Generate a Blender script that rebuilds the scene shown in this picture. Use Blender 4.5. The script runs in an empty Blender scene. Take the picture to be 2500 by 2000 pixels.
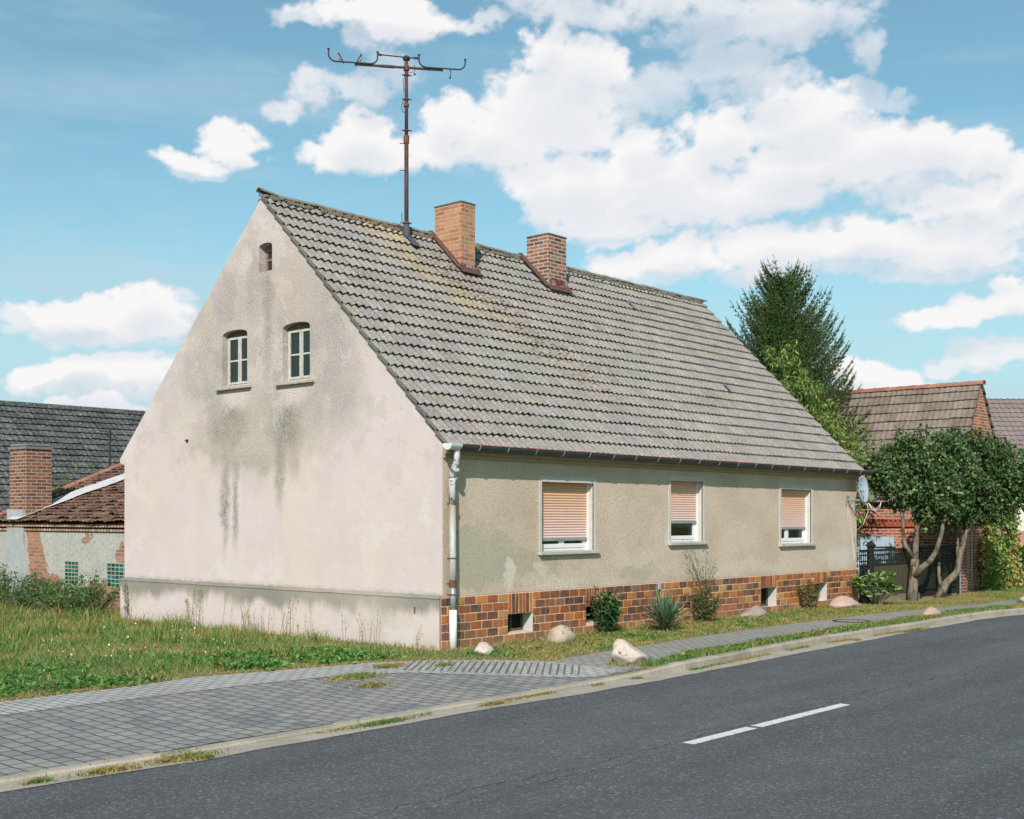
import bpy, bmesh, math, random
import numpy as np
from mathutils import Vector, Matrix
from mathutils.geometry import tessellate_polygon

random.seed(7); rng = np.random.default_rng(7)
SC = bpy.context.scene
COL = SC.collection

# ---------------------------------------------------------------- camera
cam = bpy.data.cameras.new('camera'); camo = bpy.data.objects.new('camera', cam); COL.objects.link(camo)
cam.sensor_width = 36.0; cam.lens = 3006.6/2500*36; cam.shift_y = 264.8/2500
cam.clip_start = .1; cam.clip_end = 5000
camo.location = (-12.88, -12.596, 1.92)
camo.rotation_euler = (math.radians(90), 0, -math.radians(48.871))
SC.camera = camo
# ---------------------------------------------------------------- light
SUN = Vector((-1.50, -1.0, 1.28)).normalized()
sl = bpy.data.lights.new('sun', 'SUN'); so = bpy.data.objects.new('sun', sl); COL.objects.link(so)
sl.energy = 4.2; sl.angle = math.radians(.53); sl.color = (1.0, .94, .922)
so.rotation_euler = SUN.to_track_quat('Z', 'Y').to_euler()
W = bpy.data.worlds.new('World'); SC.world = W; W.use_nodes = True
wn = W.node_tree; bg = wn.nodes['Background']
sky = wn.nodes.new('ShaderNodeTexSky'); sky.sky_type = 'NISHITA'; sky.sun_disc = False
sky.sun_elevation = math.asin(SUN.z); sky.sun_rotation = math.atan2(SUN.x, SUN.y)
sky.air_density = 1.0; sky.dust_density = .6; sky.ozone_density = 1.2
tint = wn.nodes.new('ShaderNodeMix'); tint.data_type = 'RGBA'; tint.blend_type = 'MULTIPLY'
tint.inputs[0].default_value = 1; tint.inputs[7].default_value = (.60, .885, .80, 1)
wn.links.new(sky.outputs[0], tint.inputs[6]); wn.links.new(tint.outputs[2], bg.inputs[0])
bg.inputs[1].default_value = .125
SC.view_settings.view_transform = 'Standard'; SC.view_settings.look = 'None'
SC.view_settings.gamma = 1; SC.view_settings.exposure = 0.36
SC.view_settings.use_curve_mapping = False

# ---------------------------------------------------------------- helpers
def L(h):
    h = h.lstrip('#'); c = [int(h[i:i+2], 16)/255 for i in (0, 2, 4)]
    return tuple(((v+.055)/1.055)**2.4 if v > .04045 else v/12.92 for v in c) + (1,)

class N:
    def __init__(s, name, rough=.9, spec=.25):
        s.m = bpy.data.materials.new(name); s.m.use_nodes = True
        s.t = s.m.node_tree; s.b = s.t.nodes['Principled BSDF']
        s.b.inputs['Roughness'].default_value = rough
        s.b.inputs['Specular IOR Level'].default_value = spec
        s._oc = None
    def nd(s, typ, **kw):
        n = s.t.nodes.new(typ)
        for k, v in kw.items(): setattr(n, k, v)
        return n
    def set(s, sock, v):
        if v is None: return
        if isinstance(v, bpy.types.NodeSocket): s.t.links.new(v, sock)
        else:
            if isinstance(v, (tuple, list)) and hasattr(sock.default_value, '__len__') and len(v) == 3 and len(sock.default_value) == 4: v = tuple(v)+(1,)
            sock.default_value = v
    def oc(s):
        if s._oc is None: s._oc = s.nd('ShaderNodeTexCoord').outputs['Object']
        return s._oc
    def uv(s):
        return s.nd('ShaderNodeUVMap', uv_map='UVMap').outputs[0]
    def noise(s, scale, detail=4, rough=.55, vec=None, out=0, dist=0):
        n = s.nd('ShaderNodeTexNoise'); s.set(n.inputs['Vector'], vec or s.oc())
        n.inputs['Scale'].default_value = scale; n.inputs['Detail'].default_value = detail
        n.inputs['Roughness'].default_value = rough; n.inputs['Distortion'].default_value = dist
        return n.outputs[out]
    def voro(s, scale, vec=None, feature='F1', out='Distance', rnd=1):
        n = s.nd('ShaderNodeTexVoronoi', feature=feature); s.set(n.inputs['Vector'], vec or s.oc())
        n.inputs['Scale'].default_value = scale; n.inputs['Randomness'].default_value = rnd
        return n.outputs[out]
    def m2(s, op, a, b=None, c=None, clamp=False):
        n = s.nd('ShaderNodeMath', operation=op, use_clamp=clamp)
        s.set(n.inputs[0], a); s.set(n.inputs[1], b); s.set(n.inputs[2], c); return n.outputs[0]
    def vm(s, op, a, b=None, c=None, out=0):
        n = s.nd('ShaderNodeVectorMath', operation=op)
        s.set(n.inputs[0], a); s.set(n.inputs[1], b); s.set(n.inputs[2], c); return n.outputs[out]
    def mr(s, v, a, b, c=0., d=1., smooth=False):
        n = s.nd('ShaderNodeMapRange', interpolation_type='SMOOTHSTEP' if smooth else 'LINEAR')
        s.set(n.inputs[0], v)
        for i, x in enumerate((a, b, c, d)): n.inputs[i+1].default_value = x
        return n.outputs[0]
    def mix(s, f, a, b, mode='MIX'):
        n = s.nd('ShaderNodeMix', data_type='RGBA', blend_type=mode)
        s.set(n.inputs[0], f); s.set(n.inputs[6], a); s.set(n.inputs[7], b); return n.outputs[2]
    def ramp(s, f, stops, interp='LINEAR'):
        n = s.nd('ShaderNodeValToRGB'); s.set(n.inputs[0], f); r = n.color_ramp; r.interpolation = interp
        while len(r.elements) < len(stops): r.elements.new(.5)
        for e, (p, c) in zip(r.elements, stops): e.position = p; e.color = c if len(c) == 4 else tuple(c)+(1,)
        return n.outputs[0]
    def attr(s, name, out='Color'):
        return s.nd('ShaderNodeAttribute', attribute_name=name).outputs[out]
    def xyz(s, v=None):
        n = s.nd('ShaderNodeSeparateXYZ'); s.set(n.inputs[0], v or s.oc()); return n.outputs
    def comb(s, x=0., y=0., z=0.):
        n = s.nd('ShaderNodeCombineXYZ'); s.set(n.inputs[0], x); s.set(n.inputs[1], y); s.set(n.inputs[2], z); return n.outputs[0]
    def blob(s, vec, c, r, inner=.25):
        # soft elliptic mask round point c with radii r (0 = unlimited)
        inv = tuple(0. if q == 0 else 1./q for q in r)
        v = s.vm('MULTIPLY_ADD', vec, inv, tuple(-a*b for a, b in zip(c, inv)))
        return s.mr(s.vm('LENGTH', v, out=1), 1., inner, 0., 1., True)
    def warp(s, vec, scale, amt):
        n = s.noise(scale, 3, .6, vec, out=1)
        return s.vm('ADD', vec, s.vm('MULTIPLY_ADD', n, (amt,)*3, (-amt/2,)*3))
    def bump(s, h, strength=.3, dist=.01, prev=None):
        n = s.nd('ShaderNodeBump'); n.inputs['Strength'].default_value = strength
        n.inputs['Distance'].default_value = dist; s.set(n.inputs['Height'], h)
        if prev is not None: s.set(n.inputs['Normal'], prev)
        return n.outputs[0]
    def out(s, col=None, rough=None, nrm=None, metal=None):
        if col is not None: s.set(s.b.inputs['Base Color'], col)
        if rough is not None: s.set(s.b.inputs['Roughness'], rough)
        if nrm is not None: s.set(s.b.inputs['Normal'], nrm)
        if metal is not None: s.set(s.b.inputs['Metallic'], metal)
        return s.m

def simple(name, col, rough=.8, var=.25, scale=8, bump=.15, metal=0, spec=.3, bscale=None):
    n = N(name, rough, spec); f = n.noise(scale, 5, .6)
    c = n.mix(n.mr(f, .3, .7), tuple(v*(1-var) for v in col[:3]), tuple(min(1, v*(1+var)) for v in col[:3]))
    nr = n.bump(n.noise(bscale or scale*6, 3, .6), bump, .01) if bump else None
    return n.out(c, None, nr, metal)

def tag(o, label=None, cat=None, group=None, kind=None):
    if label: o['label'] = label
    if cat: o['category'] = cat
    if group: o['group'] = group
    if kind: o['kind'] = kind
    return o

def uvbox(me):
    n = len(me.loops)
    if n == 0: return
    uvl = me.uv_layers.new(name='UVMap')
    nl = np.empty(len(me.polygons)*3, 'f'); me.polygons.foreach_get('normal', nl); nl = nl.reshape(-1, 3)
    tot = np.empty(len(me.polygons), 'i'); me.polygons.foreach_get('loop_total', tot)
    vi = np.empty(n, 'i'); me.loops.foreach_get('vertex_index', vi)
    co = np.empty(len(me.vertices)*3, 'f'); me.vertices.foreach_get('co', co); co = co.reshape(-1, 3)[vi]
    ln = np.abs(np.repeat(nl, tot, axis=0))
    up = ln[:, 2] > .8; xf = (ln[:, 0] > ln[:, 1])
    u = np.where(up, co[:, 0], np.where(xf, co[:, 1]+.11, co[:, 0])); v = np.where(up, co[:, 1], co[:, 2])
    uvl.data.foreach_set('uv', np.stack([u, v], 1).astype('f').ravel())

def link(name, me, mat=None, parent=None, uv=False, smooth=False):
    o = bpy.data.objects.new(name, me); COL.objects.link(o)
    if mat is not None:
        for m in (mat if isinstance(mat, (list, tuple)) else [mat]): me.materials.append(m)
    if uv: uvbox(me)
    if smooth: me.polygons.foreach_set('use_smooth', [True]*len(me.polygons))
    if parent is not None:
        o.parent = parent
        if parent.parent is None and parent.type == 'EMPTY':
            o.matrix_parent_inverse = Matrix.Translation(-Vector(parent.location))
    return o

def thing(name, label, cat, loc=(0, 0, 0), group=None):
    o = bpy.data.objects.new(name, None); COL.objects.link(o); o.location = loc
    o.empty_display_size = .2
    return tag(o, label, cat, group)

def mesh_py(name, verts, faces, mat=None, parent=None, **kw):
    me = bpy.data.meshes.new(name); me.from_pydata([tuple(v) for v in verts], [], faces); me.update()
    return link(name, me, mat, parent, **kw)

def mesh_np(name, V, F, mat=None, parent=None, tint=None, smooth=False, fattr=None):
    me = bpy.data.meshes.new(name); V = np.asarray(V, 'f'); F = np.asarray(F, 'i'); k = F.shape[1]
    me.vertices.add(len(V)); me.vertices.foreach_set('co', V.ravel())
    me.loops.add(F.size); me.loops.foreach_set('vertex_index', F.ravel())
    me.polygons.add(len(F)); me.polygons.foreach_set('loop_start', np.arange(0, F.size, k, dtype='i'))
    me.polygons.foreach_set('loop_total', np.full(len(F), k, 'i'))
    me.update(calc_edges=True)
    if tint is not None:
        a = me.color_attributes.new('tint', 'FLOAT_COLOR', 'POINT'); t = np.ones((len(V), 4), 'f'); t[:, :3] = tint
        a.data.foreach_set('color', t.ravel())
    if fattr is not None:
        for nm, arr in fattr.items():
            a = me.attributes.new(nm, 'FLOAT', 'POINT'); a.data.foreach_set('value', np.asarray(arr, 'f').ravel())
    return link(name, me, mat, parent, smooth=smooth)

class MB:
    """collects shapes into one mesh; optional per-face tint"""
    def __init__(s): s.v = []; s.f = []; s.t = []
    def add(s, vs, fs, tint=(1, 1, 1)):
        o = len(s.v); s.v += [tuple(v) for v in vs]; s.f += [tuple(i+o for i in f) for f in fs]; s.t += [tint]*len(vs)
    def box(s, a, b, tint=(1, 1, 1), bev=0):
        x0, y0, z0 = [min(p, q) for p, q in zip(a, b)]; x1, y1, z1 = [max(p, q) for p, q in zip(a, b)]
        if bev <= 0:
            s.add([(x0,y0,z0),(x1,y0,z0),(x1,y1,z0),(x0,y1,z0),(x0,y0,z1),(x1,y0,z1),(x1,y1,z1),(x0,y1,z1)],
                  [(0,3,2,1),(4,5,6,7),(0,1,5,4),(1,2,6,5),(2,3,7,6),(3,0,4,7)], tint); return
        bm = bmesh.new(); r = bmesh.ops.create_cube(bm, size=1)
        for v in bm.verts: v.co = Vector(((x0+x1)/2+v.co.x*(x1-x0), (y0+y1)/2+v.co.y*(y1-y0), (z0+z1)/2+v.co.z*(z1-z0)))
        bmesh.ops.bevel(bm, geom=bm.edges[:], offset=bev, segments=1, affect='EDGES')
        bm.verts.ensure_lookup_table(); bm.faces.ensure_lookup_table()
        s.add([v.co.copy() for v in bm.verts], [[v.index for v in f.verts] for f in bm.faces], tint); bm.free()
    def tube(s, pts, rad, n=8, tint=(1, 1, 1), cap=True):
        pts = [Vector(p) for p in pts]; R = rad if isinstance(rad, (list, tuple)) else [rad]*len(pts)
        vs = []; fs = []; up = None
        for i, p in enumerate(pts):
            d = (pts[min(i+1, len(pts)-1)]-pts[max(i-1, 0)]).normalized()
            if up is None: up = d.orthogonal().normalized()
            up = (up-d*up.dot(d)); up = up.normalized() if up.length > 1e-5 else d.orthogonal().normalized()
            sd = d.cross(up)
            for k in range(n):
                a = 2*math.pi*k/n; vs.append(p+(up*math.cos(a)+sd*math.sin(a))*R[i])
        for i in range(len(pts)-1):
            for k in range(n):
                k2 = (k+1) % n; fs.append((i*n+k, i*n+k2, (i+1)*n+k2, (i+1)*n+k))
        if cap: fs.append(tuple(range(n))[::-1]); fs.append(tuple((len(pts)-1)*n+k for k in range(n)))
        s.add(vs, fs, tint)
    def prism(s, poly, axis, a, b, tint=(1, 1, 1)):
        """extrude a 2-D polygon along axis 0/1/2 from a to b"""
        def P(p, t): q = list(p); q.insert(axis, t); return tuple(q)
        n = len(poly); vs = [P(p, a) for p in poly]+[P(p, b) for p in poly]
        fs = [tuple(range(n))[::-1], tuple(range(n, 2*n))]+[(i, (i+1) % n, n+(i+1) % n, n+i) for i in range(n)]
        s.add(vs, fs, tint)
    def build(s, name, mat=None, parent=None, uv=False, smooth=False, fix=True):
        me = bpy.data.meshes.new(name); me.from_pydata(s.v, [], s.f); me.update()
        if fix:
            bm = bmesh.new(); bm.from_mesh(me); bmesh.ops.recalc_face_normals(bm, faces=bm.faces[:]); bm.to_mesh(me); bm.free()
        if any(t != (1, 1, 1) for t in s.t):
            a = me.color_attributes.new('tint', 'FLOAT_COLOR', 'POINT')
            a.data.foreach_set('color', np.array([tuple(t)[:3]+(1,) for t in s.t], 'f').ravel())
        return link(name, me, mat, parent, uv=uv, smooth=smooth)

def sm(a, b, x):
    t = np.clip((np.asarray(x, float)-a)/(b-a), 0, 1); return t*t*(3-2*t)
def hx(x): return -0.1*sm(11.5, 16.5, x)
def gz(x, y):
    """ground level beside the road"""
    x = np.asarray(x, float); y = np.asarray(y, float)
    return hx(x) - .075*sm(-.8, -3.3, y)*(1-sm(-1., 1., x)) if True else 0

# leaves and blades ------------------------------------------------------
def unit(a): return a/np.maximum(np.linalg.norm(a, axis=1, keepdims=True), 1e-9)
def leaves(name, C0, A, size, width, mat, parent, cols, fold=.12, nbias=(0, 0, .3)):
    """C0 (n,3) leaf bases, A (n,3) pointing directions"""
    n = len(C0); A = unit(A); R = rng.normal(size=(n, 3))+np.array(nbias)
    B = unit(np.cross(A, R)); Nn = np.cross(B, A); s = size*(.65+.7*rng.random((n, 1))); w = s*width
    V = np.stack([C0, C0+A*s*.45+B*w*.5+Nn*s*fold, C0+A*s, C0+A*s*.45-B*w*.5+Nn*s*fold], 1).reshape(-1, 3)
    i = np.arange(n)*4; F = np.concatenate([np.stack([i, i+1, i+2], 1), np.stack([i, i+2, i+3], 1)])
    return mesh_np(name, V, F, mat, parent, tint=np.repeat(cols, 4, axis=0))
def pal(n, cols, p=None, var=.18):
    c = np.array(cols)[rng.choice(len(cols), n, p=p)]
    return c*(1+var*(rng.random((n, 1))*2-1))*(1+.06*rng.normal(size=(n, 3)))
def blades(name, xy, z0, h, width, cols, mat, parent=None, lean=.35, curve=None):
    n = len(xy); a = rng.random(n)*2*np.pi; D = np.stack([np.cos(a), np.sin(a), np.zeros(n)], 1)
    b = rng.random(n)*2*np.pi; S = np.stack([np.cos(b), np.sin(b), np.zeros(n)], 1)
    h = np.asarray(h)[:, None]; w = np.asarray(width if hasattr(width, '__len__') else [width]*n)[:, None]
    base = np.concatenate([xy, np.asarray(z0)[:, None]], 1); Z = np.array([[0, 0, 1.]])
    ln = lean*h*(.2+rng.random((n, 1)))
    mid = base+Z*h*.55+D*ln*.35; tip = base+Z*h*(1-.25*rng.random((n, 1)))+D*ln*1.3
    V = np.stack([base-S*w*.5, base+S*w*.5, mid-S*w*.4, mid+S*w*.4, tip], 1).reshape(-1, 3)
    i = np.arange(n)*5
    F = np.concatenate([np.stack([i, i+1, i+3], 1), np.stack([i, i+3, i+2], 1), np.stack([i+2, i+3, i+4], 1)])
    return mesh_np(name, V, F, mat, parent, tint=np.repeat(cols, 5, axis=0))
def inpoly(P, poly):
    x, y = P[:, 0], P[:, 1]; c = np.zeros(len(P), bool); j = len(poly)-1
    for i in range(len(poly)):
        xi, yi = poly[i]; xj, yj = poly[j]
        c ^= ((yi > y) != (yj > y)) & (x < (xj-xi)*(y-yi)/((yj-yi) or 1e-9)+xi); j = i
    return c
def scatter(poly, n):
    p = np.array(poly); lo, hi = p.min(0), p.max(0); P = lo+rng.random((int(n*2.2), 2))*(hi-lo)
    P = P[inpoly(P, poly)]; return P[:n]
_lat = {}
def vnoise(x, y, seed=0):
    """value noise on numpy arrays"""
    if seed not in _lat: _lat[seed] = np.random.default_rng(seed+100).random((256, 256))
    T = _lat[seed]; xi = np.floor(x).astype(int); yi = np.floor(y).astype(int); fx = x-xi; fy = y-yi
    fx = fx*fx*(3-2*fx); fy = fy*fy*(3-2*fy)
    g = lambda a, b: T[a & 255, b & 255]
    return (g(xi, yi)*(1-fx)+g(xi+1, yi)*fx)*(1-fy)+(g(xi, yi+1)*(1-fx)+g(xi+1, yi+1)*fx)*fy
def fbm(x, y, oct=4, seed=0, gain=.5):
    s = 0; a = 1; t = 0
    for o in range(oct): s = s+a*vnoise(x*2**o+o*17.3, y*2**o+o*9.1, seed+o); t += a; a *= gain
    return s/t
# ================================================================ MATERIALS
def mat_gable():
    n = N('gable_render', .95, .1); o = n.oc(); wv = n.warp(o, 1.1, .9); wf = n.warp(o, 5, .25)
    wv2 = n.vm('ADD', wv, n.vm('MULTIPLY_ADD', n.noise(6, 3, .6, o, out=1), (.3,)*3, (-.15,)*3))
    X = n.xyz(o)
    col = n.mix(n.mr(n.noise(.7, 4, .6), .35, .65), L('#c1b2ad'), L('#c3b4b4'))
    # upper gable: greyer weathering away from the verges
    up = n.m2('MULTIPLY', n.blob(wv2, (0, 4.2, 4.7), (0, 3.1, 2.6), .5), n.mr(n.noise(1.6, 4, .6), .2, .55, .6, 1))
    col = n.mix(n.m2('MULTIPLY', up, .82), col, L('#978c86'))
    col = n.mix(n.m2('MULTIPLY', n.blob(wv2, (0, 4.6, 3.3), (0, 2.5, .8), .2), .6), col, L('#948e80'))
    col = n.mix(n.m2('MULTIPLY', n.mr(n.noise(1.1, 3, .5, n.vm('ADD', o, (9, 9, 9))), .5, .56), .3), col, L('#c9bda9'))
    pt = n.m2('MULTIPLY', n.mr(n.noise(1.5, 6, .68, n.vm('ADD', o, (2, 7, 5))), .53, .55), n.mr(X[2], 2.2, 3.2, .25, 1)); col = n.mix(n.m2('MULTIPLY', pt, .3), col, L('#a0978d'))
    pt = n.mr(n.noise(1.2, 6, .66, n.vm('ADD', o, (12, 1, 3))), .57, .59); col = n.mix(n.m2('MULTIPLY', pt, .35), col, L('#cdc4bf'))
    def st(c, r, amt, cc='#6b675b', vec=None, inner=.1):
        nonlocal col
        mk = n.m2('MULTIPLY', n.m2('MULTIPLY', n.blob(vec or wv2, c, r, inner), n.mr(n.noise(3.2, 5, .7), .25, .55, .35, 1)), n.mr(n.noise(22, 4, .85), .38, .58, .45, 1.25))
        col = n.mix(n.m2('MULTIPLY', mk, amt), col, L(cc))
    st((0, 5.1, 3.5), (0, .8, .42), .95, '#615d52'); st((0, 3.5, 3.45), (0, .55, .62), .95, '#615d52'); st((0, 3.78, 2.75), (0, .22, .95), .9, vec=wf); st((0, 3.4, 2.9), (0, .2, .6), .5, vec=wf)
    st((0, 4.4, 3.2), (0, 2.4, .45), .4, '#8a8578'); st((0, 2.9, 4.9), (0, .8, 1.1), .35, '#8f887e'); st((0, 6.0, 4.3), (0, .9, .9), .4, '#8f887e')
    st((0, 5.3, 2.2), (0, .19, 1.2), .85, vec=wf); st((0, 5.0, 2.15), (0, .14, 1.1), .75, vec=wf); st((0, 4.12, 5.75), (0, .28, .62), .8)
    st((0, 4.1, 4.9), (0, .2, 1.3), .5, vec=wf); st((0, 6.1, 3.0), (0, 1.1, .22), .42); st((0, 4.6, 2.9), (0, 1.2, .3), .4)
    st((0, 2.2, 3.9), (0, .9, .8), .3, '#8f8a80'); st((0, 7.0, 3.9), (0, .7, .9), .28, '#8f8a80'); st((0, 2.0, 1.3), (0, 1.4, .3), .16, '#9c948a')
    # clean patches washed by the sills
    for c in ((0, 5.0, 4.0), (0, 3.4, 3.98)):
        col = n.mix(n.m2('MULTIPLY', n.blob(n.warp(o, 4, .3), c, (0, .52, .3), .3), .75), col, L('#c8bbb6'))
    # plinth: damp band under the ledge
    zz = n.m2('ADD', X[2], n.m2('MULTIPLY', n.m2('SUBTRACT', n.noise(1.3, 5, .65, n.vm('MULTIPLY', o, (1, 1, .25))), .5), .9))
    band = n.m2('MULTIPLY', n.mr(zz, .40, .64, 0, 1, True), n.mr(X[2], .8, .77))
    col = n.mix(n.m2('MULTIPLY', band, .95), col, L('#7d7a6e'))
    st((0, 8.0, .5), (0, .6, .26), .55, '#807b6e'); st((0, 1.4, .45), (0, 1.1, .42), .5, '#9a9481')
    foot = n.m2('MULTIPLY', n.mr(zz, .3, -.15, 0, 1, True), .45); col = n.mix(foot, col, L('#a39b8a'))
    led = n.m2('MULTIPLY', n.mr(n.m2('ABSOLUTE', n.m2('SUBTRACT', X[2], .765)), .09, .01), n.mr(n.noise(14, 5, .8, n.vm('MULTIPLY', o, (1, .4, 1))), .4, .6)); col = n.mix(n.m2('MULTIPLY', led, .75), col, L('#77736a'))
    # fine spatter
    sp = n.noise(40, 2, .85, n.vm('MULTIPLY', o, (1, .75, 1))); dark = n.mr(sp, .46, .66, 0, 1)
    col = n.mix(n.m2('MULTIPLY', dark, n.m2('MULTIPLY_ADD', up, .52, .09)), col, L('#6f6862'))
    col = n.mix(n.m2('MULTIPLY', n.mr(n.noise(36, 2, .8), .52, .64), n.m2('MULTIPLY_ADD', up, .4, .10)), col, L('#d4c9c5'))
    col = n.mix(n.m2('MULTIPLY', n.mr(n.noise(.5, 3, .5), .42, .6), .3), col, L('#c2b2a0'))
    nr = n.bump(n.noise(55, 4, .7), .6, .012); nr = n.bump(n.noise(2.2, 3, .5), .3, .04, nr)
    return n.out(col, None, nr)
def mat_facade():
    n = N('facade_render', .95, .1); o = n.oc(); X = n.xyz(o); w = n.warp(o, 1.4, .7); w2 = n.vm('ADD', w, n.vm('MULTIPLY_ADD', n.noise(9, 4, .65, o, out=1), (.24,)*3, (-.12,)*3))
    col = n.mix(n.mr(n.noise(.8, 5, .62), .33, .67), L('#b8a48f'), L('#c9b7a2'))
    def pa(c, r, cc, amt, inner=.75, v=None):
        nonlocal col
        col = n.mix(n.m2('MULTIPLY', n.blob(v or w2, c, r, inner), amt), col, L(cc))
    pa((.9, 0, 1.35), (.8, 0, .55), '#a9a28c', .85, .85); pa((1.9, 0, 1.15), (.95, 0, .28), '#a8a08b', .8, .8)
    pa((1.45, 0, 1.0), (.16, 0, .32), '#cdc2b2', .9, .6); pa((2.3, 0, 1.12), (.25, 0, .16), '#cfc4b4', .7, .5)
    pa((2.6, 0, .92), (1.3, 0, .16), '#c9beac', .6, .4); pa((4.9, 0, 1.2), (.95, 0, .26), '#cabdac', .5, .4); pa((4.9, 0, 1.0), (.7, 0, .16), '#aaa08a', .6, .6)
    pa((8.3, 0, .95), (3.4, 0, .2), '#cbbfae', .55, .3); pa((12.6, 0, 1.05), (1.2, 0, .3), '#cbc2b4', .6, .3)
    pa((7.0, 0, 1.3), (.3, 0, .25), '#b9b4a4', .6, .3); pa((11.7, 0, 1.2), (.35, 0, .3), '#b9b4a4', .6, .3); pa((5.85, 0, 1.55), (.16, 0, .3), '#c9c5ba', .7, .3)
    pa((.9, 0, 2.2), (.5, 0, .7), '#c4b6a1', .5, .3); pa((.12, 0, 1.6), (.14, 0, 1.6), '#a39379', .5, .4, n.warp(o, 3, .2))
    col = n.mix(n.m2('MULTIPLY', n.mr(n.noise(15, 5, .78), .5, .66), .42), col, L('#8c7a66'))
    col = n.mix(n.m2('MULTIPLY', n.mr(n.noise(17, 4, .75), .55, .68), .25), col, L('#d3c3b0'))
    v = n.vm('MULTIPLY', o, (1, 1, 1.6))
    nr = n.bump(n.noise(17, 6, .8, v, dist=.4), .9, .016)
    return n.out(col, None, nr)
def mat_tile():
    """grey concrete roof tiles with lichen"""
    n = N('concrete_tile', .9, .15); o = n.oc(); t = n.attr('tint')
    col = n.mix(n.mr(n.noise(1.2, 4, .6), .3, .7), L('#78716a'), L('#8b827b'))
    col = n.mix(n.m2('MULTIPLY', n.mr(n.noise(.55, 3, .6, n.vm('ADD', o, (7, 3, 1))), .42, .62), .5), col, L('#7b7b71'))
    X = n.xyz(o)
    def ln(x0, y0, x1, y1, hw, soft=1.):
        dx, dy = x1-x0, y1-y0; q = math.hypot(dx, dy)
        d = n.m2('ADD', n.m2('MULTIPLY', X[0], dy/q), n.m2('MULTIPLY_ADD', X[1], -dx/q, -(x0*dy-y0*dx)/q))
        d = n.m2('ABSOLUTE', n.m2('ADD', d, n.mr(n.noise(1.1, 4, .6), .3, .7, -.35, .35)))
        al = n.m2('ADD', n.m2('MULTIPLY', X[0], dx/q), n.m2('MULTIPLY_ADD', X[1], dy/q, -(x0*dx+y0*dy)/q))
        return n.m2('MULTIPLY', n.mr(d, hw, hw*.25), n.m2('MULTIPLY', n.mr(al, -.2, .3), n.mr(al, q+.4, q-.5)))
    front = n.mr(X[1], 4.4, 4.2)
    och = n.m2('MAXIMUM', n.m2('MULTIPLY', ln(2.0, 4.3, 4.1, 2.3, .62), front), n.m2('MULTIPLY', n.mr(X[1], 3.85, 4.2), n.m2('MULTIPLY', n.mr(X[0], 1.2, 2.0), n.mr(X[0], 3.6, 3.1))))
    col = n.mix(n.m2('MULTIPLY', n.m2('MULTIPLY', och, n.mr(n.noise(5, 4, .7), .38, .58)), .8), col, L('#9a8658'))
    drk = n.m2('MULTIPLY', ln(3.3, 3.7, 5.6, 1.0, .75), front)
    col = n.mix(n.m2('MULTIPLY', drk, .4), col, L('#8a7a68'))
    col = n.mix(n.m2('MULTIPLY', n.m2('MULTIPLY', drk, n.mr(n.noise(16, 3, .6), .53, .6)), .9), col, L('#34302a'))
    spd = n.mr(n.noise(22, 4, .7), .6, .68); col = n.mix(n.m2('MULTIPLY', spd, .5), col, L('#55524a'))
    vo = n.voro(13); dots = n.m2('MULTIPLY', n.mr(vo, .2, .1), n.mr(n.noise(3.5, 2, .5), .45, .55))
    col = n.mix(n.m2('MULTIPLY', dots, .7), col, L('#bab7b0'))
    col = n.mix(n.m2('MULTIPLY', n.mr(n.noise(26, 4, .75), .5, .64), .6), col, L('#aca8a2'))
    col = n.mix(1., col, t, 'MULTIPLY')
    nr = n.bump(n.noise(30, 4, .7), .5, .01)
    return n.out(col, None, nr)
def mat_rooftile(name, c1, c2, c3, scale=1.5):
    n = N(name, .9, .15); t = n.attr('tint')
    col = n.mix(n.mr(n.noise(scale, 5, .65), .3, .7), L(c1), L(c2)); col = n.mix(n.mr(n.noise(14, 4, .7), .52, .68), col, L(c3))
    col = n.mix(1., col, t, 'MULTIPLY')
    return n.out(col, None, n.bump(n.noise(25, 4, .7), .5, .01))
def mat_brick(name, cols, mortar, bw=.25, rh=.077, ms=.012, grime=None, rough=.85, plaster=None):
    n = N(name, rough, .2); uv = n.uv(); b = n.nd('ShaderNodeTexBrick'); b.offset = .5
    uvw = n.vm('ADD', uv, n.vm('MULTIPLY_ADD', n.noise(9, 2, .5, out=1), (.012,)*3, (-.006,)*3))
    n.set(b.inputs['Vector'], uvw); b.inputs['Scale'].default_value = 1; b.inputs['Brick Width'].default_value = bw
    b.inputs['Row Height'].default_value = rh; b.inputs['Mortar Size'].default_value = ms; b.inputs['Mortar Smooth'].default_value = .1
    b.inputs['Color1'].default_value = (0, 0, 0, 1); b.inputs['Color2'].default_value = (1, 1, 1, 1); b.inputs['Mortar'].default_value = (.5, .5, .5, 1)
    st = [(i/max(1, len(cols)-1), L(c)) for i, c in enumerate(cols)]
    col = n.ramp(b.outputs['Color'], st); col = n.mix(n.m2('MULTIPLY', n.mr(n.noise(18, 4, .7), .45, .7), .35), col, L('#5a4030'))
    col = n.mix(b.outputs['Fac'], col, n.mix(n.noise(12, 3, .6), L(mortar), tuple(v*.75 for v in L(mortar)[:3])+(1,)))
    if grime: col = n.mix(n.m2('MULTIPLY', n.mr(n.noise(1.7, 4, .6), .4, .65), .5), col, L(grime))
    hgt = n.m2('SUBTRACT', 1., b.outputs['Fac'])
    if plaster:
        col, msk = plaster(n, col); hgt = n.m2('MULTIPLY', hgt, msk)
    nr = n.bump(hgt, .8, .012); nr = n.bump(n.noise(22, 5, .75), .5, .012, nr)
    return n.out(col, None, nr)
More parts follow.
